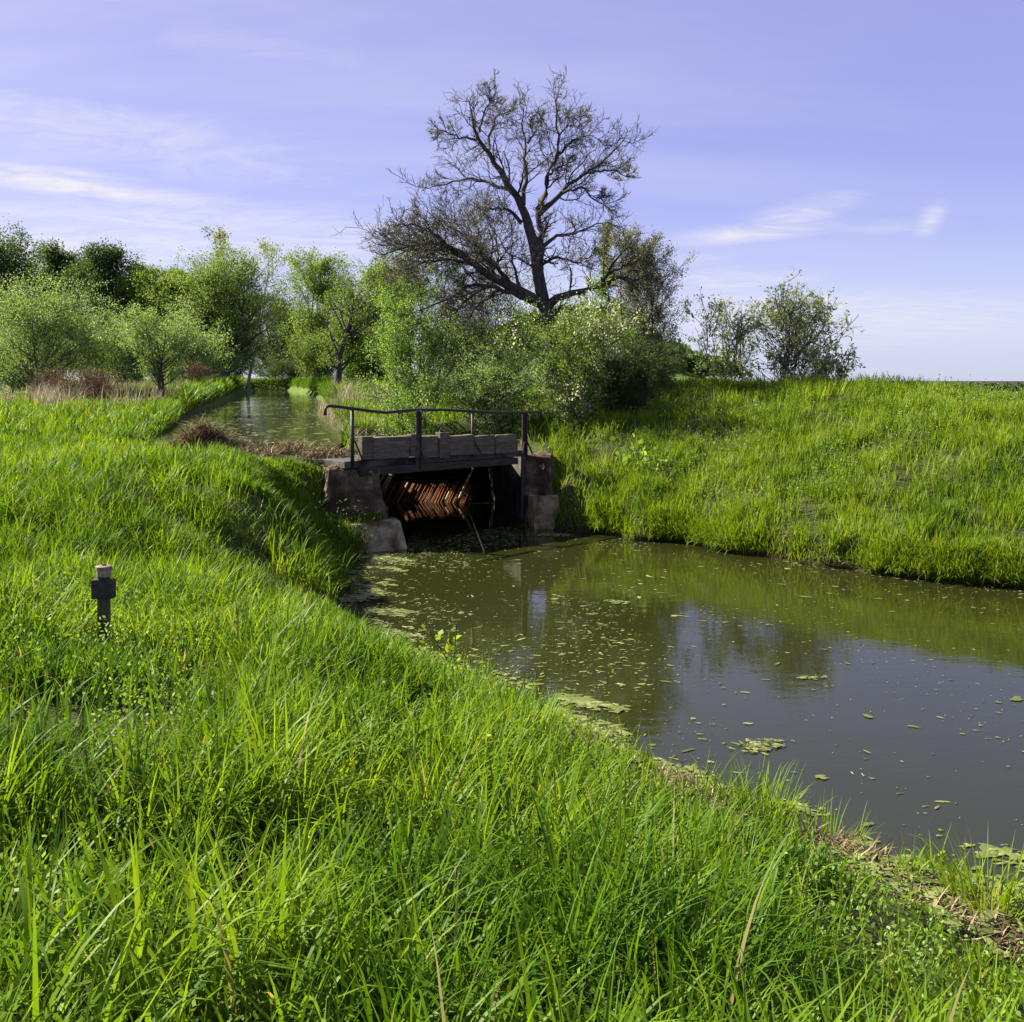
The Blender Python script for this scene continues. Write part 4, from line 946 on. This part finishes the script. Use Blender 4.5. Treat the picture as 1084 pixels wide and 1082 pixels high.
plant_me = leaf_plant('leafy_plant', 'small plant with bright yellow-green leaves at the near bank edge', 482, 735, .5, .62, 36, .085, 'yellow', 3, .14)
leaf_plant('leafy_plant', 'broad-leaved green plant clump on the far bank right of the bridge', 684, 520, .75, .62, 110, .15, 'hedge', 4, .5)
leaf_plant('leafy_plant', 'broad-leaved weed growing at the foot of the dark reddish shrubs', 62, 420, 2.0, 1.1, 90, .22, 'yellow', 9, .7)
rng = np.random.default_rng(131); n = 9000
x = rng.uniform(1.5, 16, n); y = rng.uniform(14.5, 31, n); k = is_mound(x, y) & (sdist(POND, x, y) > .1) & (fbm(x * .9, y * .9, 166, 4) > .56) & (np.abs(x) < .6 * y + .5); x, y = x[k], y[k]
P = np.stack([x, y, height(x, y)], 1)[:, None, :] + np.array([[0, 0, 0], [0, 0, .22], [0, 0, .42]])[None] * rng.uniform(.4, 1.1, (len(x), 1, 1))
tag(link('mound_weeds', leaf_mesh('mound_weeds', [leaves(P, 7, .055, rng, .06, .5, t0=.3)]), M['leaf_bright']), 'leafy weeds mixed into the tall grass of the mound', 'weeds', kind='stuff')
leaf_plant('leafy_plant', 'dark leafy weed clump on the shaded bank beside the left brick abutment', 350, 545, .75, .5, 170, .06, 'dark', 14, .6)  # dark leaf colour stands in for the shade on this bank
# weed and reed stubble lying on the stream
xs_, ys_ = ra.uniform(-24, -3.5, 12000), 21.5 + 75 * ra.random(12000) ** 1.6
k = (sdist(STREAM, xs_, ys_) < 0) & (ra.random(12000) < .12 + .9 * sstep(.45, .65, fbm(xs_ * .8, ys_ * .3, 81, 4)) + .8 * np.exp(sdist(STREAM, xs_, ys_) / .5)); xs_, ys_ = xs_[k], ys_[k]
tag(link('stream_weed', flecks(list(zip(xs_, ys_)), .02 + ra.gamma(1.5, .03, len(xs_)), ra, ZS + .005), M['algae']), 'green weed and stubble floating on the stream above the dam', 'weed', kind='stuff')
# low broad-leaved weeds between the grass
rng = np.random.default_rng(31); n = 9000
x = rng.uniform(-4, 4, n); y = rng.uniform(2, 9, n); k = allowed(x, y, .5) & (band(x, y) < .3) & (fbm(x * 1.2, y * 1.2, 66, 3) > .47) & (np.abs(x) < .6 * y + .5); x, y = x[k], y[k]
P = np.stack([x, y, height(x, y)], 1)[:, None, :] + np.array([[0, 0, 0], [0, 0, .16], [0, 0, .3]])[None] * rng.uniform(.4, 1, (len(x), 1, 1))
tag(link('bank_weeds', leaf_mesh('bank_weeds', [leaves(P, 9, .027, rng, .04, .6, t0=.3)]), M['leaf_hedge']), 'low broad-leaved weeds mixed into the near bank grass', 'weeds', kind='stuff')

# ------------------------------------------------------------------ sky, sun, camera
SUN_AZ = math.radians(70)      # to the left of the view direction
SUN_EL = math.radians(39)
sd = Vector((-math.sin(SUN_AZ) * math.cos(SUN_EL), math.cos(SUN_AZ) * math.cos(SUN_EL), math.sin(SUN_EL)))
sun = bpy.data.lights.new('sun', 'SUN'); sun.energy = 5.0; sun.angle = math.radians(.5); sun.color = (1, .93, .80)
so = bpy.data.objects.new('sun', sun); COL.objects.link(so); so.rotation_euler = sd.to_track_quat('Z', 'Y').to_euler(); so.location = (-30, 20, 40)

w = bpy.data.worlds.new('World'); SC.world = w; w.use_nodes = True
class WT(NT):
    def __init__(self): self.t = w.node_tree; self.t.nodes.clear(); self.out = self.n('ShaderNodeOutputWorld')
t = WT()
sky = t.n('ShaderNodeTexSky', sky_type='NISHITA', sun_disc=False)
sky.sun_elevation = SUN_EL; sky.sun_rotation = -SUN_AZ; sky.air_density = 1.0; sky.dust_density = .6; sky.ozone_density = 2.0
gen = t.coord('Generated'); sp = t.n('ShaderNodeSeparateXYZ'); t.set(sp.inputs[0], gen)
X, Y, Z = sp.outputs
# cirrus: noise on a plane overhead, plus a few streaks at fixed bearings
zz = t.math('ADD', t.math('MAXIMUM', Z, 0), .12)
uu = t.math('DIVIDE', X, zz); vv = t.math('DIVIDE', Y, zz)
cmb = t.n('ShaderNodeCombineXYZ'); t.set(cmb.inputs[0], uu); t.set(cmb.inputs[1], vv)
n1 = t.noise(t.mapping(cmb.outputs[0], (.35, 1.3, 1), (0, 0, .25)), 1.0, 7, .58, .6)
n2 = t.noise(t.mapping(cmb.outputs[0], (1.3, 2.2, 1), (0, 0, .5)), 2.2, 9, .66, 1.6)
az = t.math('DIVIDE', X, Y); el = t.math('DIVIDE', Z, Y)      # tangent plane ahead of the viewer
def gauss(c0, c1, s0, s1, slope=0.0):
    a = t.math('DIVIDE', t.math('SUBTRACT', az, c0), s0)
    e = t.math('DIVIDE', t.math('SUBTRACT', t.math('SUBTRACT', el, c1), t.math('MULTIPLY', t.math('SUBTRACT', az, c0), slope)), s1)
    r2 = t.math('ADD', t.math('MULTIPLY', a, a), t.math('MULTIPLY', e, e))
    return t.math('EXPONENT', t.math('MULTIPLY', r2, -1.0))
front = t.math('GREATER_THAN', Y, 0.05)
def P2(px, py): return ((px - 542) / F, (HZ - py) / F)
sc = t.ramp(n2, [(.36, 0), (.62, 1)])
thin = t.ramp(n1, [(.40, 0), (.75, 1)])
streaks = None
for (px, py, sx, sy, sl, amt) in ((100, 140, 320, 40, -.16, .5), (300, 60, 260, 30, -.2, .25), (230, 262, 280, 30, -.02, .7), (0, 262, 240, 44, 0, .85), (60, 195, 230, 13, -.13, .95), (20, 178, 130, 8, -.10, .8), (150, 232, 330, 30, -.05, .62), (800, 246, 80, 9, .10, .9), (850, 226, 55, 15, .25, .75), (985, 232, 16, 14, .6, .7), (930, 240, 60, 10, .05, .3), (740, 275, 60, 9, .1, .3), (860, 335, 280, 30, 0, .65), (760, 298, 130, 16, .03, .5)):
    c = P2(px, py); gs = t.math('MULTIPLY', gauss(c[0], c[1], sx / F, sy / F, sl), amt)
    streaks = gs if streaks is None else t.math('MAXIMUM', streaks, gs)
streaks = t.math('MULTIPLY', t.math('MULTIPLY', streaks, front), t.math('ADD', t.math('MULTIPLY', sc, .7), .45))
leftness = t.ramp(t.math('ADD', t.math('MULTIPLY', X, -.8), .5), [(.15, .12), (.95, .85)])
low = t.ramp(Z, [(0, 1), (.55, .35)])
veil = t.math('MULTIPLY', t.math('MULTIPLY', thin, leftness), low)
lefthaze = t.math('MULTIPLY', t.math('MULTIPLY', t.ramp(t.math('ADD', t.math('MULTIPLY', X, -.9), .45), [(.4, 0), (1, 1)]), t.ramp(Z, [(0, 1), (.36, .25)])), .42)
cloud0 = t.math('MAXIMUM', t.math('MULTIPLY', veil, 1.0), streaks, clamp=True)
tinted = t.mix(1.0, sky.outputs[0], t.ramp(Z, [(0, (.72, .79, 1.22)), (.12, (.90, .78, 1.08)), (.35, (1.16, .82, 1.0)), (.8, (1.2, .80, .95))]), 'MULTIPLY')
haze_c = t.ramp(Z, [(0, (.70, .74, .97)), (.07, (.60, .645, .95)), (.17, (.41, .445, .90)), (.36, (.375, .395, .84)), (.8, (.30, .33, .78))])
haze_c = t.mix(1.0, haze_c, (5.0, 5.0, 5.0), 'MULTIPLY')
cloud = t.math('MAXIMUM', cloud0, lefthaze, clamp=True)
skyc = t.mix(cloud, t.mix(.68, tinted, haze_c), (4.7, 4.6, 5.0))
bg = t.n('ShaderNodeBackground'); t.set(bg.inputs['Color'], skyc); bg.inputs['Strength'].default_value = .062
t.set(t.out.inputs['Surface'], bg)

cam = bpy.data.cameras.new('camera'); co = bpy.data.objects.new('camera', cam); COL.objects.link(co)
co.location = (0, 0, EYE); co.rotation_euler = (math.radians(90), 0, 0)
cam.sensor_width = 36; cam.lens = 36; cam.shift_y = -(541 - HZ) / F; cam.clip_end = 6000; cam.clip_start = .05
SC.camera = co
SC.view_settings.view_transform = 'Standard'; SC.view_settings.look = 'None'; SC.view_settings.exposure = 1.6; SC.view_settings.gamma = 1
SC.cycles.max_bounces = 6; SC.cycles.transparent_max_bounces = 4; SC.cycles.use_denoising = True
SC.cycles.caustics_reflective = False; SC.cycles.caustics_refractive = False
